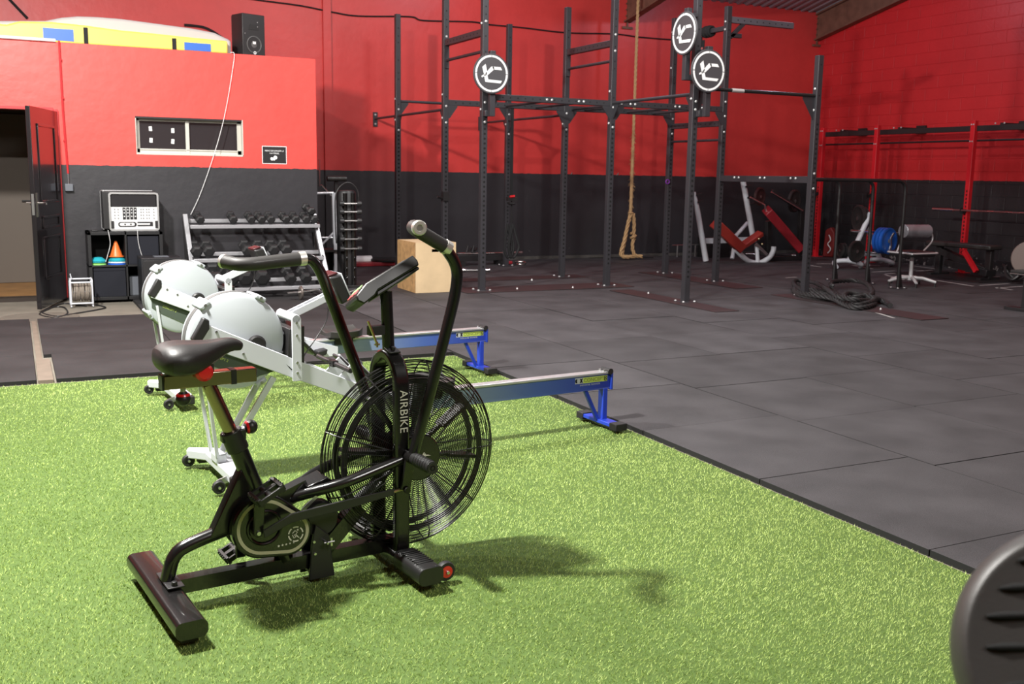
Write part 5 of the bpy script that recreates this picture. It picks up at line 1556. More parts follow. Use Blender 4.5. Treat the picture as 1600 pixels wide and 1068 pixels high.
# cube shelf with what is on it
SX0, SX1, SY0, SY1, SZ = 0.69, 1.462, 11.74, 12.13, 0.745
shf = thing('cube_shelf', 'black four-cube shelf beside the office door', 'shelf', ((SX0 + SX1) / 2, SY0, 0))
g = MB()
for lo, hi in (((SX0, SY0, SZ - 0.035), (SX1, SY1, SZ)), ((SX0, SY0, 0), (SX1, SY1, 0.035)), ((SX0, SY0, 0), (SX0 + 0.035, SY1, SZ)), ((SX1 - 0.035, SY0, 0), (SX1, SY1, SZ)),
               (((SX0 + SX1) / 2 - 0.01, SY0, 0), ((SX0 + SX1) / 2 + 0.01, SY1, SZ)), ((SX0, SY0, SZ / 2 - 0.01), (SX1, SY1, SZ / 2 + 0.01))):
    g.b2(lo, hi)
g.done('carcass', SHELF, shf, world=True, bevel=0.002)
g = MB(); g.b2((SX0 + 0.02, SY1 - 0.008, 0.02), (SX1 - 0.02, SY1 - 0.002, SZ - 0.02)); g.done('back_panel', HOLE, shf, world=True)
xm = (SX0 + SX1) / 2
g = MB(); g.b2((SX0 + 0.045, SY0 + 0.004, 0.04), (xm - 0.018, SY1 - 0.03, SZ / 2 - 0.02)); g.b2((SX0 + 0.045, SY0 - 0.0, SZ / 2 - 0.05), (xm - 0.018, SY0 + 0.01, SZ / 2 - 0.045))
tag(g.done('storage_bin', BIN), 'dark fabric bin in the lower left cube of the shelf', 'storage bin', 'fabric bins in the shelf')
g = MB(); g.b2((xm + 0.02, SY0 + 0.02, SZ / 2 + 0.012), (SX1 - 0.045, SY1 - 0.03, SZ - 0.05))
tag(g.done('storage_bin', BIN), 'dark fabric bin in the upper right cube of the shelf', 'storage bin', 'fabric bins in the shelf')
g = MB(); g.b2((xm + 0.03, SY0 + 0.10, 0.036), (xm + 0.17, SY1 - 0.06, 0.24))
tag(g.done('small_case', GREYBOX), 'small grey case in the lower right cube of the shelf', 'case')
# training cones
zc = SZ / 2 + 0.011
for k, (px, cols, lab) in enumerate(((153, [(GREENPL, 0.0), (TEAL, 0.028), (TEAL, 0.04)], 'stack of teal and green marker discs on the shelf'),)):
    cx = atY(px, 405, SY0 + 0.10).x
    t = thing('marker_disc_stack', lab, 'marker discs', (cx, SY0 + 0.10, zc))
    for i, (m_, z_) in enumerate(cols):
        g = MB(); g.lathe((0, 0, z_), (0, 0, 1), [(0.085, 0), (0.085, 0.004), (0.045, 0.038), (0.03, 0.042), (0, 0.042)], 28); g.done('marker_disc', m_, t, label=['green disc', 'teal disc', 'teal disc'][i])
cx = atY(183, 405, SY0 + 0.10).x
t = thing('marker_disc_stack', 'stack of blue, white and teal marker discs under the orange cone', 'marker discs', (cx, SY0 + 0.11, zc))
for i, (m_, z_, nm) in enumerate(((BLUEPL, 0.0, 'blue disc'), (WHITEPL, 0.018, 'white disc'), (TEAL, 0.034, 'teal disc'), (TEAL, 0.046, 'teal disc'))):
    g = MB(); g.lathe((0, 0, z_), (0, 0, 1), [(0.098 - i * 0.004, 0), (0.098 - i * 0.004, 0.005), (0.055, 0.034), (0.045, 0.036), (0, 0.036)], 28); g.done('marker_disc', m_, t, label=nm)
g = MB(); g.lathe((cx - 0.005, SY0 + 0.11, zc + 0.083), (0, 0, 1), [(0.078, 0), (0.078, 0.003), (0.066, 0.008), (0.014, 0.165), (0.008, 0.17), (0, 0.17)], 28)
tag(g.done('training_cone', ORANGE), 'orange cone standing on the stack of marker discs', 'cone')
# mixer in a flight case
mx0, mx1, my, mz0, mz1 = 0.925, 1.442, 11.82, SZ + 0.004, 1.168
mc_ = thing('mixer_case', 'white audio mixer in a silver-edged flight case on the shelf', 'audio mixer', ((mx0 + mx1) / 2, my, mz0))
cxm = (mx0 + mx1) / 2
def ml(x, y, z): return (x - cxm, y, z - mz0)
Wm, Hm = mx1 - mx0, mz1 - mz0
g = MB(); g.b2((-Wm / 2 - 0.06, 0.015, 0.02), (Wm / 2 - 0.02, 0.26, Hm + 0.01)); g.done('case_body', BLACKM, mc_, bevel=0.006)
g = MB()
for e in ((-Wm / 2 - 0.058, 0.26), (Wm / 2 - 0.022, 0.26)): g.cyl((e[0], e[1], 0.02), (e[0], e[1], Hm + 0.01), 0.008, seg=8)
g.tube(fillet([(-Wm / 2 - 0.058, 0.02, 0.02), (-Wm / 2 - 0.062, 0.14, 0.02), (-Wm / 2 - 0.058, 0.258, 0.02)], 0.01), 0.006, 6)
g.cyl((-Wm / 2 - 0.05, 0.02, Hm + 0.012), (-Wm / 2 - 0.05, 0.258, Hm + 0.012), 0.007, seg=8); g.cyl((-Wm / 2 - 0.05, 0.258, Hm + 0.012), (Wm / 2 - 0.03, 0.258, Hm + 0.012), 0.007, seg=8)
g.done('case_edges', ALU, mc_)
rr = 0.03
rect = lambda x0, z0, x1, z1, r: [(x1 - r + r * math.cos(a), z1 - r + r * math.sin(a)) for a in np.linspace(0, math.pi / 2, 6)] + [(x0 + r + r * math.cos(a), z1 - r + r * math.sin(a)) for a in np.linspace(math.pi / 2, math.pi, 6)] + [(x0 + r + r * math.cos(a), z0 + r + r * math.sin(a)) for a in np.linspace(math.pi, 1.5 * math.pi, 6)] + [(x1 - r + r * math.cos(a), z0 + r + r * math.sin(a)) for a in np.linspace(1.5 * math.pi, 2 * math.pi, 6)]
g = MB(); g.band(rect(-Wm / 2, 0, Wm / 2, Hm, 0.03), rect(-Wm / 2 + 0.018, 0.018, Wm / 2 - 0.018, Hm - 0.018, 0.02), (0, 0, 0), (1, 0, 0), (0, 0, 1), 0.03); g.done('front_frame', ALU, mc_)
MWH = mat('mixer white', (0.62, 0.62, 0.62), 0.45)
g = MB(); g.b2((-Wm / 2 + 0.018, -0.002, 0.018), (Wm / 2 - 0.018, 0.012, Hm * 0.62)); fp = g.done('mixer_panel', MWH, mc_)
g = MB(); g.b2((-Wm / 2 + 0.03, -0.002, Hm * 0.62), (Wm / 2 - 0.03, 0.012, Hm - 0.02)); g.done('smoked_window', GLASSD, mc_)
for i in range(4):
    x_ = -Wm / 2 + 0.155 + i * 0.038
    g = MB(); g.b2((x_ - 0.015, -0.006, Hm * 0.30), (x_ + 0.015, -0.002, Hm * 0.61)); ch_ = g.done('fader_strip', BLACKM, fp)
    for z_ in (0.38, 0.47, 0.55):
        g = MB(); g.cyl((x_, -0.012, Hm * z_), (x_, -0.006, Hm * z_), 0.0065, seg=8); g.done('knob', WHITEPL, ch_)
for i, (x_, z_) in enumerate([(xx, zz) for xx in (-0.20, -0.165, 0.07, 0.095, 0.13, 0.155, 0.205) for zz in (0.33, 0.41, 0.49, 0.56)]):
    g = MB(); g.cyl((x_, -0.010, Hm * z_), (x_, -0.002, Hm * z_), 0.0045, seg=8); g.done('small_knob', BLACKM, fp)
g = MB(); g.prism([(x_, z_ + 0.045) for x_, z_ in rect(-0.17, 0.0, 0.02, 0.052, 0.024)], (0, -0.004, 0), (1, 0, 0), (0, 0, 1), 0.003); pt_ = g.done('handle_recess', BLACKM, fp)
g = MB(); g.prism([(x_, z_ + 0.055) for x_, z_ in rect(-0.155, 0.0, 0.0, 0.034, 0.016)], (0, -0.007, 0), (1, 0, 0), (0, 0, 1), 0.003); g.done('connector_plate', MWH, pt_)
for x_ in (-0.10, -0.04):
    g = MB(); g.cyl((x_, -0.012, 0.072), (x_, -0.009, 0.072), 0.009, seg=8); g.done('socket', BLACKM, fp)
g = MB(); g.b2((0.03, -0.005, 0.05), (0.19, -0.002, 0.098)); sl2 = g.done('slot', BLACKM, fp)
g = MB(); g.b2((0.03, -0.008, 0.066), (0.16, -0.005, 0.084)); g.done('slide', MWH, sl2)
for x_ in (-Wm / 2 + 0.03, Wm / 2 - 0.03):
    g = MB(); g.b2((x_ - 0.014, -0.02, 0.03), (x_ + 0.014, -0.004, 0.11)); g.done('latch', BLACKM, fp, bevel=0.003)
# thin leads from the mixer
cable('power_lead', [(1.20, SY0 - 0.006, SZ + 0.02), (1.205, SY0 - 0.012, 0.62), (1.235, SY0 - 0.012, 0.48), (1.26, SY0 - 0.012, 0.42), (1.27, SY0 - 0.010, 0.38)], 0.0028, WHITEPL, 'thin white lead hanging down from the right of the mixer', 'cable', 'leads from the mixer')
cable('power_lead', [(0.90, SY0 - 0.006, SZ + 0.02), (0.915, SY0 - 0.012, 0.62), (0.885, SY0 - 0.012, 0.50), (0.86, SY0 - 0.012, 0.42)], 0.0028, WHITEPL, 'thin white lead hanging down from the left of the mixer', 'cable', 'leads from the mixer')
g = MB(); g.b2((0.74, 11.78, SZ + 0.001), (0.80, 11.84, SZ + 0.02)); tag(g.done('small_box', BLACKM, bevel=0.004), 'tiny black box on the left end of the shelf top', 'box')
# sub-woofer
sw = thing('subwoofer', 'large black speaker cabinet on the floor behind the farther rowing machine', 'speaker', (1.39, 11.5, 0.001))
g = MB(); g.b2((-0.21, -0.20, 0.01), (0.21, 0.2, 0.485)); g.done('cabinet', mat('black cabinet', (0.008, 0.008, 0.010), 0.5, bump=0.2, bscale=200), sw, bevel=0.006)
g = MB(); g.b2((-0.19, -0.206, 0.03), (0.19, -0.201, 0.46)); g.done('grille', BLACKM, sw, bevel=0.003)
g = MB(); g.b2((-0.06, -0.08, 0.485), (0.09, 0.08, 0.489)); g.done('top_plate', GREYBOX, sw)
# cable reel
rq = atZ(129, 477)
rc = thing('cable_reel', 'white framed reel of grey cable on the floor beside the door', 'cable reel', (rq.x, rq.y + 0.1, -0.03))
g = MB()
for x_ in (-0.105, 0.105): g.tube(fillet([(x_, -0.08, 0.02), (x_, 0.12, 0.02), (x_, 0.12, 0.30), (x_, -0.08, 0.30), (x_, -0.08, 0.02), (x_, 0.12, 0.02)], 0.04), 0.008, 8)
g.cyl((-0.105, -0.08, 0.05), (0.105, -0.08, 0.05), 0.008, seg=8); g.cyl((-0.105, -0.08, 0.27), (0.105, -0.08, 0.27), 0.008, seg=8); g.cyl((-0.105, 0.02, 0.30), (0.105, 0.02, 0.30), 0.008, seg=8)
g.cyl((-0.09, -0.03, 0.30), (-0.10, -0.03, 0.36), 0.006, seg=8); g.cyl((-0.105, 0.02, 0.16), (0.105, 0.02, 0.16), 0.01, seg=8)
g.done('frame', WHITEP, rc)
g = MB()
random.seed(8)
for k in range(13):
    g.torus((-0.085 + k * 0.014, 0.02, 0.16), (1, random.uniform(-.08, .08), random.uniform(-.06, .06)), 0.088 + 0.006 * random.random(), 0.0075, 26, 6)
g.done('cable_winding', mat('grey brown cable', (0.20, 0.17, 0.14), 0.6, var=0.4, vscale=40), rc)
cqz = [atZ(px, py, -0.022) for px, py in ((135, 478), (100, 474), (75, 483), (62, 491), (85, 496), (105, 490), (100, 480), (82, 480), (66, 488), (90, 494), (120, 489), (150, 484), (165, 480), (150, 476))]
cable('loose_cable', cqz, 0.008, BLACKM, 'black cable coiled loosely on the bare concrete by the door')
# loudspeaker on top of the office
ls = thing('loudspeaker', 'black loudspeaker standing on the edge of the office roof', 'speaker', (2.675, 12.55, ZO), 0.33)
g = MB(); g.prism([(-0.15, -0.04), (0.15, -0.04), (0.15, 0.20), (0.10, 0.30), (-0.10, 0.30), (-0.15, 0.20)], (0, 0, 0.265), (1, 0, 0), (0, 1, 0), 0.49); g.done('cabinet', BLACKM, ls, bevel=0.006)
g = MB(); g.lathe((0, -0.041, 0.16), (0, -1, 0), [(0.10, 0), (0.10, 0.006), (0.092, 0.008), (0.086, 0.0), (0.05, -0.004), (0.035, 0.003), (0, 0.005)], 36); wf = g.done('woofer', mat('grey cone', (0.09, 0.09, 0.09), 0.5), ls)
g = MB(); g.lathe((0, -0.042, 0.16), (0, -1, 0), [(0.085, 0.0), (0.085, 0.002), (0.03, 0.001), (0, 0.001)], 36); g.done('woofer_cone', BLACKM, wf)
g = MB(); g.b2((-0.02, -0.052, 0.165), (0.018, -0.048, 0.195)); g.done('label_plate', WHITEPR, wf)
g = MB(); g.lathe((0.005, -0.045, 0.065), (0, -1, 0), [(0.018, 0), (0.018, 0.004), (0.013, 0.004), (0.012, 0.0), (0, 0.0)], 18); g.done('badge', WHITEPR, ls)
g = MB(); g.prism([(-0.07, 0.33), (0.07, 0.33), (0.045, 0.39), (-0.045, 0.39)], (0, -0.042, 0), (1, 0, 0), (0, 0, 1), 0.004); g.done('horn', PLASTIC, ls)
for x_, z_ in ((0.05, 0.42), (0.05, 0.37), (-0.12, 0.28)):
    g = MB(); g.cyl((x_, -0.045, z_), (x_, -0.04, z_), 0.006, seg=8); g.done('screw', STEEL, ls)
# inflatable mat on top of the office
im = thing('inflatable_mat', 'yellow and white inflatable mat lying on the office roof', 'inflatable mat', (0.8, 12.3, ZO))
yy = 12.24
outl = [atY(px, py, yy) for px, py in ((356, 80), (356, 64), (296, 58), (240, 52), (188, 47), (130, 39), (80, 34), (30, 33), (10, 38))]
pl = [(p.x - 0.8, p.z - ZO) for p in outl] + [(-0.15 - 0.8, 0.16), (-1.1 - 0.8, 0.20), (-1.5 - 0.8, 0.10), (-1.5 - 0.8, 0.0)]
pl[0] = (pl[0][0], 0.002)
g = MB(); g.prism(pl, (0, 0.02 - 0.06 + 0.06, 0), (1, 0, 0), (0, 0, 1), 0.16); yb_ = g.done('side_wall', YELLOW, im, bevel=0.02, label='yellow side')
outw = [atY(px, py, 12.62) for px, py in ((356, 66), (330, 54), (296, 47.5), (240, 40), (188, 33), (150, 30), (120, 29), (95, 31), (70, 36))]
pl2 = [(p.x - 0.8, p.z - ZO) for p in outw] + [(-1.4 - 0.8, 0.1), (-1.4 - 0.8, 0.002)]
pl2 = [(pl2[0][0], 0.002)] + pl2
g = MB(); g.prism(pl2, (0, 0.47, 0), (1, 0, 0), (0, 0, 1), 0.72); g.done('top_cover', CREAMV, im, bevel=0.03, label='off white top')
for (x0, x1, z0, z1) in ((67, 116, 42, 62), (289, 331, 65, 78)):
    A = atY(x0, z0, yy - 0.06); B = atY(x1, z1 + 2, yy - 0.06)
    g = MB(); g.b2((A.x - 0.8, -0.066, max(0.006, B.z - ZO)), (B.x - 0.8, -0.059, A.z - ZO)); g.done('blue_patch', BLUEV, im, label='blue rectangular patch')
for x0, z0 in ((134, 42), (273, 59)):
    A = atY(x0, z0, yy - 0.06)
    g = MB(); g.b2((A.x - 0.8 - 0.022, -0.07, 0.004), (A.x - 0.8 + 0.022, -0.062, A.z - ZO)); g.done('strap', TEXTILE, im, label='black strap')
cable('wall_cable', [atY(px, py, wy) for px, py in ((10, -6), (25, 10), (43, 29))], 0.02, BLACKM, 'short black hose on the red wall at the top left corner')
cable('wall_cable', [atY(px, py, wy) for px, py in ((288, 39), (315, 42), (332, 49), (348, 60))], 0.02, BLACKM, 'short black hose on the red wall between mat and loudspeaker')
g = MB(); g.tube([V((XL, YO - 0.02, ZO + 0.01)), V((0.5, YO - 0.02, ZO + 0.012))], 0.018, 8)
tag(g.done('white_pipe', WHITEPL), 'white pipe lying along the top edge of the office wall', 'pipe')

# ---- dumbbell tower and the pulley machine beside the office corner
tw_ = thing('dumbbell_tower', 'tall black column holding six small dumbbells with chrome handles', 'dumbbell stand', (3.72, 12.2, 0.001))
g = MB(); g.lathe((0, 0.04, 0), (0, 0, 1), [(0.12, 0), (0.12, 1.17), (0.10, 1.2), (0.0, 1.205)], 28); g.done('column', BLACKM, tw_)
for x_ in (-0.05, 0.05):
    g = MB(); g.cyl((x_, -0.075, 0.0), (x_, -0.075, 1.17), 0.028, seg=12)
    for z_ in (0.12, 0.24, 0.37): g.tube(fillet([(x_, -0.10, z_ + 0.03), (x_, -0.13, z_), (x_, -0.10, z_ - 0.03)], 0.02), 0.006, 6)
    g.done('front_tube', BLACKP, tw_)
g = MB(); g.tube(smooth_path([(-0.15, -0.02, 0.55), (-0.16, -0.02, 0.9), (-0.14, -0.02, 1.18), (0.0, -0.02, 1.30), (0.13, -0.02, 1.2), (0.14, -0.02, 0.95)]), 0.008, 8); g.done('carry_loop', BLACKM, tw_)
g = MB(); g.b2((-0.15, -0.14, 0), (0.15, 0.2, 0.03)); g.done('base', BLACKM, tw_, bevel=0.004)
proto = thing('small_dumbbell', 'x', 'dumbbell')
for sg in (-1, 1):
    g = MB(); g.lathe((sg * 0.085, 0, 0), (sg, 0, 0), [(0.0, 0), (0.028, 0.0), (0.032, 0.006), (0.032, 0.05), (0.026, 0.055), (0, 0.055)], 8); g.done('weight_head', HEXR, proto, flat=True)
g = MB(); g.cyl((-0.085, 0, 0), (0.085, 0, 0), 0.013, seg=10); g.done('grip', WHITEPL if False else CHROME, proto)
for k, py in enumerate((318, 331, 345, 358.5, 373.5, 388.6)):
    q = atY(543, py, 12.08)
    o = proto if k == 0 else copy_tree(proto)
    o.location = (3.725, 12.08, q.z)
    tag(o, 'small dumbbell with chrome handle on the black column, %s from the top' % ordn[k], 'dumbbell', 'dumbbells on the black column')
cm = thing('pulley_machine', 'white and black pulley machine half hidden by the office corner', 'pulley machine', (3.75, 13.0, 0.001))
def pm(px, py, y=13.0): return atY(px, py, y) - V(cm.location)
def tb(name, pts, r, m, lab=None, y=13.0):
    g = MB(); g.tube([pm(px, py, y) for px, py in pts], r, 8); return g.done(name, m, cm, label=lab)
g = MB(); a, b_ = pm(521, 301), pm(525, 425); b_.z = 0; g.bar(a, b_, 0.05, 0.05); g.done('upright', WHITEP, cm, bevel=0.003)
tb('top_bar', [(490, 302), (521, 301)], 0.016, WHITEP)
tb('guide_rod', [(499, 249), (499, 291)], 0.012, CHROME)
tb('cable_arm', [(502, 289), (527, 316)], 0.010, CHROME)
tb('lower_brace', [(503, 382), (527, 357)], 0.014, WHITEP)
tb('lower_brace', [(490, 371), (520, 371)], 0.012, WHITEP)
g = MB(); a, b_ = pm(511, 279), pm(541, 279); g.cyl(a, b_, 0.034, seg=16); g.done('roller_pad', FOAM, cm)
g = MB(); a, b_ = pm(527, 275), pm(527, 430); b_.z = 0; g.bar(a + V((0, 0.06, 0)), b_ + V((0, 0.06, 0)), 0.04, 0.04); g.done('rear_post', BLACKM, cm)
g = MB(); g.b2((-0.35, -0.05, 0.38), (0.1, 0.3, 0.41)); g.b2((-0.35, -0.05, 0), (0.1, 0.3, 0.03)); g.b2((-0.3, 0.1, 0.03), (0.05, 0.25, 0.38)); g.done('weight_base', BLACKM, cm)
# ---- things on the floor by the back wall
rq = atZ(590, 414)
g = MB(); g.b2((rq.x - 0.42, rq.y - 0.2, 0.002), (rq.x + 0.45, rq.y + 0.25, 0.06)); tag(g.done('floor_mat', DREDPAD, bevel=0.01), 'dark red padded mat on the floor by the back wall', 'mat')
q = V((rq.x + 0.12, rq.y - 0.02, 0.062))
g = MB(); g.lathe(q, (0, 0, 1), [(0.05, 0), (0.22, 0), (0.225, 0.01), (0.225, 0.035), (0.21, 0.045), (0.05, 0.045)], 32); tag(g.done('weight_plate', IRON), 'flat black weight plate lying on the dark red mat', 'weight plate')
a, b_ = atY(553, 405, 15.1), atY(580, 401, 15.1)
a.z = 0.075; b_.z = 0.075
g = MB(); g.cyl(a, b_, 0.07, seg=18); tag(g.done('foam_roller', WHITEPL), 'white foam roller on the floor behind the red mat', 'foam roller')
# bar bench row behind the rig posts
def barbell(name, p0, p1, lab, r=0.014, plates=(), col=CHROME, grp=None, z=None):
    p0, p1 = V(p0), V(p1)
    if z is not None: p0.z = p1.z = z
    t = thing(name, lab, 'barbell', p0.lerp(p1, 0.5), 0, grp)
    c_ = V(t.location); d = (p1 - p0).normalized(); L_ = (p1 - p0).length
    g = MB(); g.cyl(p0 - c_, p1 - c_, r, seg=10); g.done('shaft', col, t)
    for s_ in (0, 1):
        e = (p0, p1)[s_] - c_; dd = d if s_ == 0 else -d
        g = MB(); g.cyl(e, e + dd * min(0.4, L_ * 0.2), r * 1.75, seg=12); g.done('sleeve', CHROME, t)
    for f, R_, m_, th in plates:
        g = MB(); g.lathe(p0.lerp(p1, f) - c_ - d * th / 2, d, [(r * 1.7, 0), (R_ * 0.95, 0), (R_, 0.006), (R_, th - 0.006), (R_ * 0.95, th), (r * 1.7, th)], 32); g.done('weight_plate', m_, t)
    return t
barbell('barbell', atZ(718, 425), atZ(765, 425), 'chrome barbell lying on the floor left of the front rig post', z=0.028)
tb_ = thing('storage_beam', 'low black steel storage beam by the back wall behind the rig posts', 'storage beam', tuple(atZ(745, 416)))
p0 = atZ(714, 415); p1 = atZ(785, 413)
g = MB(); o_ = V(tb_.location); g.bar(p0 - o_ + V((0, 0, 0.12)), p1 - o_ + V((0, 0, 0.12)), 0.1, 0.09); g.done('beam', BLACKM, tb_, bevel=0.004)
g = MB(); g.box(p0 - o_ + V((0.05, 0, 0.04)), (0.08, 0.3, 0.07)); g.done('foot', BLACKM, tb_)
g = MB(); g.box(p1 - o_ + V((-0.05, 0, 0.04)), (0.08, 0.3, 0.07)); g.done('foot', BLACKM, tb_)
barbell('barbell', p0 + V((0, 0, 0.22)), p1 + V((0.35, 0, 0.22)), 'chrome barbell resting on the low black storage beam', r=0.014, z=0.185)
q = p0.lerp(p1, 0.3)
g = MB()
for k in range(4): g.cyl((q.x - 0.08 + k * 0.05, q.y, 0.20 + 0.03 * (k % 2)), (q.x - 0.03 + k * 0.05, q.y + 0.05, 0.30 - 0.03 * (k % 2)), 0.02, seg=8)
tag(g.done('bar_clamp', BLACKM), 'jumble of black bar clamps on the low storage beam', 'clamps')
q = p1
g = MB(); g.torus((q.x + 0.20, q.y - 0.25, 0.04), (0.2, 0.3, 1), 0.09, 0.012, 24, 8); tag(g.done('chrome_ring', CHROME), 'chrome ring handle on the floor behind the rig', 'ring handle')
g = MB(); g.box((q.x + 0.02, q.y - 0.22, 0.05), (0.09, 0.06, 0.05)); tag(g.done('red_handle', DREDPAD, bevel=0.015), 'small red grip block on the floor behind the rig', 'grip')

# ================================================================ RIGHT SIDE
wr = thing('wall_rack', 'red and black rack of posts and beams along the right wall', 'wall rack', (13.55, 11.2, 0))
def wv(x, y, z): return V((x - 13.55, y - 11.2, z))
for y_ in (14.5, 13.18, 11.2, 9.2, 7.2):
    g = MB(); g.bar(wv(13.55, y_, 0.004), wv(13.55, y_, 2.38), 0.08, 0.08, (1, 0, 0)); up_ = g.done('upright', REDST, wr, bevel=0.005, label='red drilled post')
    g = MB()
    for k in range(int(1.25 / 0.06)):
        z_ = 0.15 + k * 0.06
        g.prism([(-0.013, z_ - 0.018), (0.013, z_ - 0.018), (0.013, z_ + 0.018), (-0.013, z_ + 0.018)], wv(13.55 - 0.0406, y_, 0), (0, 1, 0), (0, 0, 1), 0.0012)
    g.done('drilled_slots', mat('slot dark red', (0.05, 0.003, 0.004), 0.8), up_)
    g = MB(); g.bar(wv(13.50, y_, 0.004), wv(13.66, y_, 0.004), 0.16, 0.008); g.done('foot_plate', REDST, up_)
    for z_ in (2.32, 2.06):
        for dy in (-0.02, 0.02):
            g = MB(); g.lathe(wv(13.508, y_ + dy, z_), (-1, 0, 0), [(0.012, 0), (0.012, 0.006), (0, 0.010)], 8); g.done('bolt', BOLT, up_)
g = MB(); g.bar(wv(13.60, 14.55, 2.26), wv(13.60, 7.0, 2.26), 0.075, 0.085); tb1 = g.done('top_beam', BLACKM, wr, bevel=0.004)
g = MB(); g.cyl(wv(13.60, 14.5, 2.075), wv(13.60, 7.1, 2.075), 0.016, seg=12); g.done('pull_up_bar', BLACKM, wr)
for y_ in (14.1, 12.75, 10.75, 8.75):
    g = MB(); g.bar(wv(13.6, y_, 2.31), wv(14.14, y_, 2.31), 0.06, 0.05); g.bar(wv(14.12, y_ - 0.1, 2.31), wv(14.12, y_ + 0.1, 2.31), 0.03, 0.14); wbk = g.done('wall_bracket', BLACKM, wr)
    for dy in (-0.08, 0.08):
        g = MB(); g.lathe(wv(13.56, y_ + dy, 2.325), (-1, 0, 0), [(0.014, 0), (0.014, 0.008), (0, 0.012)], 8); g.done('bolt', BOLT, wbk)
for y_, z_ in ((14.5, 1.16), (13.18, 1.16), (11.2, 0.96)):
    g = MB(); g.bar(wv(13.42, y_, z_), wv(13.51, y_, z_ + 0.02), 0.05, 0.06); g.bar(wv(13.42, y_, z_ + 0.02), wv(13.42, y_, z_ + 0.07), 0.05, 0.015, (0, 1, 0)); g.done('j_hook', BLACKM, wr)
bar_ = barbell('barbell', (13.42, 11.75, 0.99), (13.42, 9.35, 0.99), 'long worn barbell resting on the hooks of the right wall rack', r=0.014, col=mat('worn bar red brown', (0.30, 0.14, 0.14), 0.35, 0.7), plates=((0.93, 0.09, IRON, 0.04),))
for y_ in (11.0, 10.72, 10.4, 10.15):
    g = MB(); g.cyl((0, y_ - 10.55, 0), (0, y_ - 10.55 - 0.12, 0), 0.0150, seg=10); g.done('bare_band', CHROME, bar_)
# red kit bag leaning at the far red post
g = MB(); g.prism([(-0.06, 0.0), (0.14, 0.0), (0.17, 0.2), (0.15, 0.46), (0.08, 0.56), (-0.03, 0.5)], (13.72, 14.38, 0.002), (0.35, -0.94, 0), (0, 0, 1), 0.14)
bag = g.done('kit_bag', mat('red leather', (0.22, 0.02, 0.018), 0.5), bevel=0.02); tag(bag, 'slim red bag with a pale script mark leaning by the farthest red post', 'bag')
g = MB(); c_ = V((13.62, 14.33, 0.0)); uu = V((0.35, -0.94, 0))
g.tube(smooth_path([c_ + uu * a_ + V((-0.028, 0, z_)) for a_, z_ in ((0.08, 0.08), (0.13, 0.16), (0.07, 0.25), (0.12, 0.33), (0.08, 0.42))]), 0.010, 6)
o = g.done('script_mark', WHITEPR, bag)
# plate tree
pt = thing('plate_tree', 'white A-frame plate stand loaded with black and blue plates', 'plate rack', (12.75, 12.25, 0.0))
def at(px, py, y=12.25): return atY(px, py, y) - V(pt.location)
A_ = at(1360, 333); 
for fx_, fy_, yl in ((1325, 410, 12.25), (1377, 409, 12.45)):
    B_ = atY(fx_, fy_, yl) - V(pt.location)
    g = MB(); g.tube([A_ + V((0, yl - 12.25, 0)), B_], 0.042, 12); g.done('leg_tube', WHITEP, pt)
for pts, y_ in (([(1307, 417), (1314, 410), (1325, 407), (1335, 411), (1344, 421)], 12.25), ([(1356, 414), (1364, 408), (1375, 405), (1384, 409), (1391, 418)], 12.4)):
    g = MB(); P_ = [atY(px, py, y_) - V(pt.location) for px, py in pts]
    P_[0].z = P_[-1].z = 0.035; P_[1].z = max(P_[1].z, 0.07); P_[3].z = max(P_[3].z, 0.07); P_[0].y += 0.28; P_[1].y += 0.14; P_[3].y -= 0.14; P_[4].y -= 0.28
    P_[0] = atY(pts[0][0], pts[0][1], y_ + 0.0) - V(pt.location); P_[0].z = 0.035; P_[4] = atY(pts[4][0], pts[4][1], y_) - V(pt.location); P_[4].z = 0.035
    g.tube(smooth_path(P_), 0.036, 10); g.done('arched_foot', WHITEP, pt)
g = MB(); g.bar(at(1330, 398) + V((0, 0, 0)), at(1372, 396), 0.06, 0.06); g.done('crossbar', WHITEP, pt)
pegs = []
for px, py in ((1343, 342), (1385, 376), (1340, 391), (1320, 392), (1330, 362)):
    pass
g = MB(); g.cyl(at(1330, 360), at(1404, 364), 0.018, seg=10); g.done('peg', CHROME, pt)
g = MB(); g.cyl(at(1335, 392), at(1340, 393) + V((0.05, -0.35, 0)), 0.018, seg=10); g.done('peg', CHROME, pt)
def plate(px, py, y, ax, R_, th, m, lab, off=0.0, group='plates on the stand'):
    c_ = atY(px, py, y) + V(ax).normalized() * off
    t = thing('weight_plate', lab, 'weight plate', c_, 0, group)
    a = V(ax).normalized()
    g = MB(); g.lathe(-a * th / 2, a, [(0.028, 0), (R_ * 0.2, 0), (R_ * 0.3, 0.006), (R_ * 0.8, 0.006), (R_ * 0.88, -0.002), (R_, 0.004), (R_, th - 0.004), (R_ * 0.88, th + 0.002), (R_ * 0.8, th - 0.006), (R_ * 0.3, th - 0.006), (R_ * 0.2, th), (0.028, th)], 40); g.done('disc', m, t)
    g = MB(); g.lathe(-a * (th / 2 + 0.001), a, [(0.026, 0), (R_ * 0.16, 0), (R_ * 0.16, th + 0.002), (0.026, th + 0.002)], 24); g.done('hub_ring', STEEL, t)
    return t
plate(1342, 341, 12.45, (1, -0.3, 0), 0.22, 0.06, IRON, 'large black plate high on the left side of the stand')
plate(1342, 342, 12.45, (1, -0.3, 0), 0.20, 0.05, IRON, 'large black plate high on the stand, next to the apex', off=0.072)
plate(1338, 392.5, 12.05, (0.05, -1, 0), 0.175, 0.05, IRON, 'black plate low on the stand facing the hall')
plate(1314, 391, 12.5, (1, -0.35, 0), 0.12, 0.04, IRON, 'small black plate low on the far left of the stand', off=0.05)
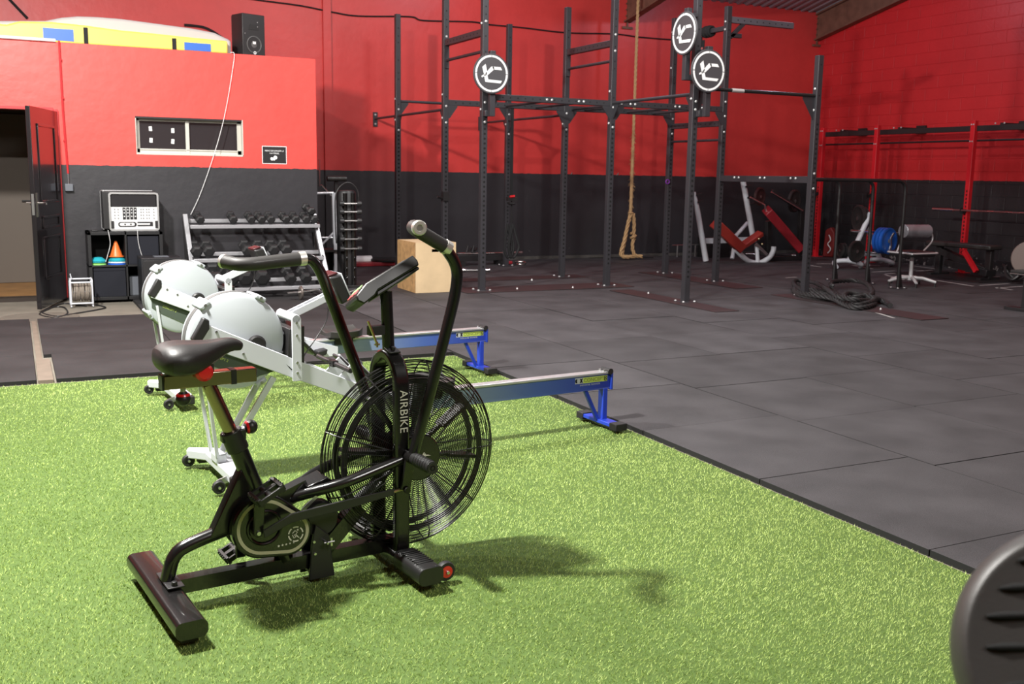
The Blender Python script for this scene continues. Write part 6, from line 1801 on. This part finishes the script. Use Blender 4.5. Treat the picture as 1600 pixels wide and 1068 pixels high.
plate(1314, 391, 12.5, (1, -0.35, 0), 0.12, 0.04, IRON, 'outermost small black plate low on the far left of the stand')
for k in range(3):
    bpx = plate(1377, 375.5, 12.2, (0.12, -1, 0), 0.215, 0.055, BLUE2, ['innermost of the three blue plates on the stand', 'middle one of the three blue plates on the stand', 'outermost blue plate on the stand, nearest the chrome sleeve'][k], off=0.064 * k, group='blue plates on the stand')
g = MB(); c_ = atY(1392, 373, 12.02); g.tube(smooth_path([c_ + V((0.03, -0.03, 0.10)), c_, c_ + V((0.01, 0, -0.12)), c_ + V((-0.02, 0, -0.2))]), 0.02, 6); tag(g.done('chrome_clip', CHROME), 'chrome clip hanging before the blue plates', 'bar clip')
# swivel stool with a cushion back
st = thing('swivel_chair', 'black and chrome swivel chair with a shiny grey bolster back', 'chair', (11.10, 10.0, 0.0))
def sv(px, py, y=10.0): return atY(px, py, y) - V(st.location)
g = MB(); g.cyl((0, 0, 0.10), (0, 0, 0.40), 0.026, seg=14); g.lathe((0, 0, 0.08), (0, 0, 1), [(0.05, 0), (0.05, 0.05), (0.03, 0.06)], 16); g.done('column', ALUW, st)
for k in range(5):
    a = 2 * math.pi * k / 5 + 0.35
    g = MB(); e = V((math.cos(a), math.sin(a), 0)); g.tube([e * 0.02 + V((0, 0, 0.115)), e * 0.16 + V((0, 0, 0.11)), e * 0.33 + V((0, 0, 0.065))], 0.022, 8, rr=[0.026, 0.024, 0.018]); lg = g.done('leg', ALUW, st)
    g = MB(); g.cyl(e * 0.32 + V((0, 0, 0.0)), e * 0.32 + V((0, 0, 0.06)), 0.013, seg=8); g.done('glide', BLACKM, lg)
g = MB(); g.prism(rect(-0.25, -0.22, 0.25, 0.22, 0.08), (0, 0, 0.445), (1, 0, 0), (0, 1, 0), 0.07); g.done('seat', BLACKM, st, bevel=0.02)
g = MB(); g.tube(fillet([(-0.26, -0.23, 0.46), (0.26, -0.23, 0.46), (0.26, 0.23, 0.46), (-0.26, 0.23, 0.46), (-0.26, -0.225, 0.46)], 0.07), 0.012, 8); g.done('seat_rim', ALUW, st)
a, b_ = sv(1411, 361, 10.15), sv(1450, 361, 10.15)
g = MB(); g.cyl(a, b_, 0.092, seg=24); g.done('back_bolster', mat('shiny grey vinyl', (0.30, 0.30, 0.33), 0.3, 0.3), st, bevel=0.01)
for sg, e in ((-1, a), (1, b_)):
    g = MB(); g.tube(smooth_path([e + V((0, 0, 0)), e + V((0.05 * sg, -0.02, -0.02)), e + V((0.06 * sg, -0.03, -0.14)), V((0.25 * sg, 0.05, 0.46))]), 0.011, 8); g.done('back_support', ALUW, st)
# flat black bench with straps, before the right wall
fb = thing('flat_bench', 'low black flat bench with a red strap before the right wall', 'bench', (12.85, 10.6, 0.0125))
g = MB(); g.bar((0.0, 0.62, 0.475), (0.0, -0.55, 0.475), 0.28, 0.07); g.done('pad', FOAM, fb, bevel=0.02)
for y_ in (0.45, -0.45):
    g = MB(); g.bar((0, y_, 0.01), (0, y_, 0.44), 0.09, 0.07, (1, 0, 0)); lg = g.done('leg', BLACKM, fb, bevel=0.004)
    g = MB(); g.b2((-0.2, y_ - 0.04, 0.0), (0.2, y_ + 0.04, 0.03)); g.done('foot', BLACKM, lg)
g = MB(); g.bar((0, 0.4, 0.36), (0, -0.42, 0.12), 0.12, 0.10); g.bar((0.05, 0.3, 0.2), (0, -0.5, 0.10), 0.2, 0.1); g.done('lower_frame', BLACKM, fb, bevel=0.006)
g = MB(); g.bar((-0.15, -0.12, 0.40), (-0.17, -0.38, 0.12), 0.05, 0.06); g.done('red_strap', REDST, fb, label='red strap')
g = MB()
random.seed(4)
for k in range(5):
    c_ = V((12.95 + random.uniform(-.1, .15), 9.75 + random.uniform(-.25, .25), 0.1))
    g.tube(smooth_path([c_ + V((0.14 * math.cos(a + k), 0.16 * math.sin(a + k), 0.09 * math.sin(2 * a + k) + 0.06)) for a in np.linspace(0, 6.0, 9)]), 0.02, 6)
tag(g.done('resistance_bands', BLACKM), 'tangle of black resistance bands on the floor by the right wall', 'resistance bands', kind='stuff')
g = MB(); g.b2((12.35, 9.9, 0.001), (13.4, 11.5, 0.012)); tag(g.done('rubber_mat', BLACKM), 'thin black rubber mat under the flat bench', 'mat')
# loaded bench at the right edge
eb = thing('weight_bench', 'black bench at the right edge carrying a bar with a big brown plate', 'bench', (10.45, 7.62, 0.0), 0)
g = MB(); g.b2((-0.32, -0.30, 0.42), (0.5, 0.10, 0.455)); g.done('pad', FOAM, eb, bevel=0.01)
g = MB(); g.b2((-0.32, -0.30, 0.408), (0.5, 0.10, 0.419)); g.done('pad_board', STEEL, eb)
for x_ in (-0.25, 0.32):
    g = MB(); g.b2((x_ - 0.04, -0.14, 0.02), (x_ + 0.04, -0.06, 0.41)); g.done('leg', BLACKM, eb, bevel=0.004)
g = MB(); g.b2((-0.28, -0.16, 0.0), (0.5, -0.03, 0.035)); g.b2((-0.34, -0.30, 0.0), (-0.22, 0.12, 0.035)); g.done('foot', BLACKM, eb, bevel=0.004)
for k in range(3):
    g = MB(); g.tube([(-0.27 + 0.03 * k, -0.2, 0.10), (-0.27 + 0.03 * k, -0.2, 0.33), (-0.25 + 0.03 * k, -0.2, 0.36)], 0.006, 6); g.done('wire_hook', CHROME, eb)
wp = thing('weight_plate', 'big brown weight plate at the right edge of the picture', 'weight plate', tuple(atY(1611, 404, 7.66)))
g = MB(); g.lathe((-0.03, 0, 0), (1, 0.4, 0), [(0.03, 0), (0.19, 0), (0.2, 0.01), (0.2, 0.05), (0.19, 0.06), (0.03, 0.06)], 40); g.done('disc', mat('brown rubber plate', (0.12, 0.085, 0.075), 0.45), wp)
g = MB(); g.cyl((-0.07, -0.02, 0), (0.5, 0.2, 0), 0.025, seg=12); g.done('sleeve', CHROME, wp)
# incline bench with white frame and brick red pads
ib = thing('incline_bench', 'incline bench with white tube frame and brick red pads by the back wall', 'bench', (11.2, 13.9, 0.0))
def iv(px, py, y): return atY(px, py, y) - V(ib.location)
g = MB(); g.tube([iv(1085, 300, 14.0), iv(1090, 330, 14.0), iv(1103, 407, 14.0)], 0.05, 14, rr=[0.022, 0.045, 0.05]); g.done('upright', WHITEP, ib)
g = MB(); g.tube([iv(1161, 283, 14.0), iv(1178, 378, 14.0)], 0.048, 14); u2_ = g.done('upright', WHITEP, ib)
for sg, px, py in ((1, 1088, 305), (1, 1090, 316), (1, 1165, 292), (1, 1168, 309), (1, 1172, 320)):
    g = MB(); a = iv(px, py, 13.93); g.bar(a, a + V((0.10, -0.02, 0.03)), 0.02, 0.03); g.done('catch', BLACKM, ib)
def slab_px(p0, p1, y, w_, t_, nm, m, lab=None, dy=0.0):
    a, b_ = iv(p0[0], p0[1], y), iv(p1[0], p1[1], y + dy)
    g = MB(); d = (b_ - a).normalized(); g.bar(a, b_, w_, t_, (0, 1, 0) if False else (0, -0.25, 1)); return g.done(nm, m, ib, bevel=0.015, label=lab)
slab_px((1118, 350), (1157, 387), 13.75, 0.26, 0.17, 'backrest', REDPAD, 'brick red back pad')
slab_px((1157, 386), (1189, 364), 13.75, 0.14, 0.08, 'seat', REDPAD, 'brick red seat pad')
g = MB(); g.tube(smooth_path([iv(1150, 390, 13.8), iv(1162, 402, 13.8), iv(1173, 409, 13.8), iv(1188, 410, 13.75), iv(1202, 402, 13.7), iv(1208, 392, 13.7), iv(1209, 385, 13.7)]), 0.045, 12); bt = g.done('curved_base', WHITEP, ib)
g = MB(); g.tube([iv(1182, 382, 13.8), iv(1184, 410, 13.75)], 0.035, 10); g.done('seat_post', WHITEP, ib)
g = MB(); g.bar(iv(1100, 376, 14.1), iv(1178, 374, 14.1), 0.08, 0.09); g.done('cross_tube', WHITEP, ib)
g = MB(); g.tube([iv(1168, 348, 14.3), iv(1150, 368, 14.2), iv(1144, 404, 14.1)], 0.035, 10); g.done('rear_tube', WHITEP, ib)
g = MB(); a = iv(1181, 381, 13.75); g.bar(a, iv(1198, 398, 13.7), 0.05, 0.05); g.done('adjuster', STEEL, ib)
for px, py in ((1186, 373), (1191, 381)):
    g = MB(); g.ball(iv(px, py, 13.66), 0.022, 10); g.done('knob', GOLD, ib)
# dark machine with a long dark red pad
db = thing('leg_machine', 'dark plate-loaded machine with a long dark red pad behind the rig post', 'weight machine', (12.1, 13.6, 0.0))
def dv(px, py, y): return atY(px, py, y) - V(db.location)
g = MB(); g.bar(dv(1198, 328, 13.6), dv(1250, 388, 13.5), 0.26, 0.15, (0, -0.3, 1)); g.done('pad', DREDPAD, db, bevel=0.015, label='dark red pad')
g = MB(); g.bar(dv(1200, 345, 13.8), dv(1200, 410, 13.9), 0.08, 0.08, (1, 0, 0)); g.bar(dv(1206, 298, 13.9), dv(1252, 328, 13.8), 0.06, 0.06); g.bar(dv(1252, 328, 13.8), dv(1248, 405, 13.9), 0.08, 0.08, (1, 0, 0)); g.done('frame', BLACKM, db, bevel=0.004)
g = MB(); a, b_ = dv(1195, 405, 13.9), dv(1262, 404, 13.9); a.z = b_.z = 0.04; g.bar(a, b_, 0.1, 0.07); g.done('base', BLACKM, db, bevel=0.004)
g = MB(); g.cyl(dv(1172, 308, 13.6), dv(1195, 320, 13.6), 0.012, seg=8); g.done('lever', CHROME, db)
g = MB(); g.cyl(dv(1195, 320, 13.6), dv(1197, 331, 13.6), 0.016, seg=8); g.done('pin', CHROME, db)
g = MB(); g.tube([dv(1205, 300, 13.7), dv(1254, 329, 13.7)], 0.010, 8); g.done('guide_rod', STEEL, db)
plate(1187, 307, 13.7, (0.35, -1, 0), 0.155, 0.05, mat('dark maroon plate', (0.03, 0.012, 0.012), 0.5), 'dark maroon plate on the dark machine, left of its red pad', group='plates on the dark machine')
plate(1241, 314, 14.0, (0.35, -1, 0), 0.20, 0.05, IRON, 'black plate on the dark machine, right of its red pad', group='plates on the dark machine')
a, b_ = atZ(1165, 399), atZ(1255, 402)
barbell('barbell', a, b_, 'black barbell lying on the floor under the dark machine', r=0.014, col=BLACKM, z=0.03)
# box-shaped things behind the incline bench
g = MB(); q = atY(1112, 392, 14.9); g.b2((q.x - 0.18, 14.75, 0.002), (q.x + 0.3, 15.1, 0.36)); tag(g.done('low_box', BLACKM, bevel=0.006), 'low black box by the back wall behind the white bench', 'box')
a = atY(1050, 383, 15.1); b_ = atY(1090, 383, 15.1)
t = thing('floor_rack', 'thin grey rail stand by the back wall between two rig posts', 'rail', (a.x, 15.1, 0))
g = MB(); g.cyl((0, 0, a.z), (b_.x - a.x, 0, a.z), 0.012, seg=8); g.done('rail', STEEL, t)
for x_ in (0.12, b_.x - a.x - 0.05):
    g = MB(); g.cyl((x_, 0, 0), (x_, 0, a.z), 0.014, seg=8); g.done('leg', STEEL, t)

# ================================================================ CLOSE TO THE CAMERA, LOWER RIGHT
DC = 0.95
cc_ = CAM + ray(1722, 1022) * DC
sh = thing('machine_cover', 'blurred dark grey slotted plastic machine cover in the lower right corner', 'machine cover', (cc_.x, cc_.y, 0))
toc = (CAM - cc_).normalized()
nn = (toc + V((0, 0, 0.12)) + V((0.10, 0, 0))).normalized()
ux = V((0, 0, 1)).cross(nn).normalized(); uy = nn.cross(ux)
C0 = V((0, 0, cc_.z))
RR = 0.134
g = MB(); g.lathe(C0, nn, [(RR * 0.90, -0.07), (RR * 0.98, -0.05), (RR, -0.03), (RR * 0.97, -0.014), (RR * 0.92, -0.004), (RR * 0.88, 0.001), (RR * 0.86, 0.002), (RR * 0.84, 0.0015), (RR * 0.4, 0.005), (0, 0.006)], 72)
g.done('cover_shell', GREYVIN, sh)
for y0_, x0_, ln in ((0.074, -0.078, 0.10), (0.043, -0.092, 0.13), (0.013, -0.101, 0.14), (-0.017, -0.098, 0.14), (-0.05, -0.08, 0.12)):
    g = MB(); p0 = C0 + ux * x0_ + uy * y0_ + nn * 0.0020; p1 = C0 + ux * (x0_ + ln) + uy * (y0_ + 0.034) + nn * 0.005
    g.tube([p0, p0.lerp(p1, .1), p0.lerp(p1, .9), p1], 0.004, 10, rr=[0.002, 0.0045, 0.0045, 0.002]); g.done('slot', HOLE, sh, label='dark slot')
g = MB(); g.cyl(C0 - nn * 0.06, C0 - nn * 0.14, 0.05, seg=18); g.cyl(C0 - nn * 0.12, V(((C0 - nn * 0.12).x, (C0 - nn * 0.12).y, -0.02)), 0.025, seg=14); g.done('post', BLACKM, sh)
g = MB(); q = C0 - nn * 0.12; g.b2((q.x - 0.25, q.y - 0.05, -0.022), (q.x + 0.25, q.y + 0.05, 0.02)); g.done('foot', BLACKM, sh, bevel=0.006)
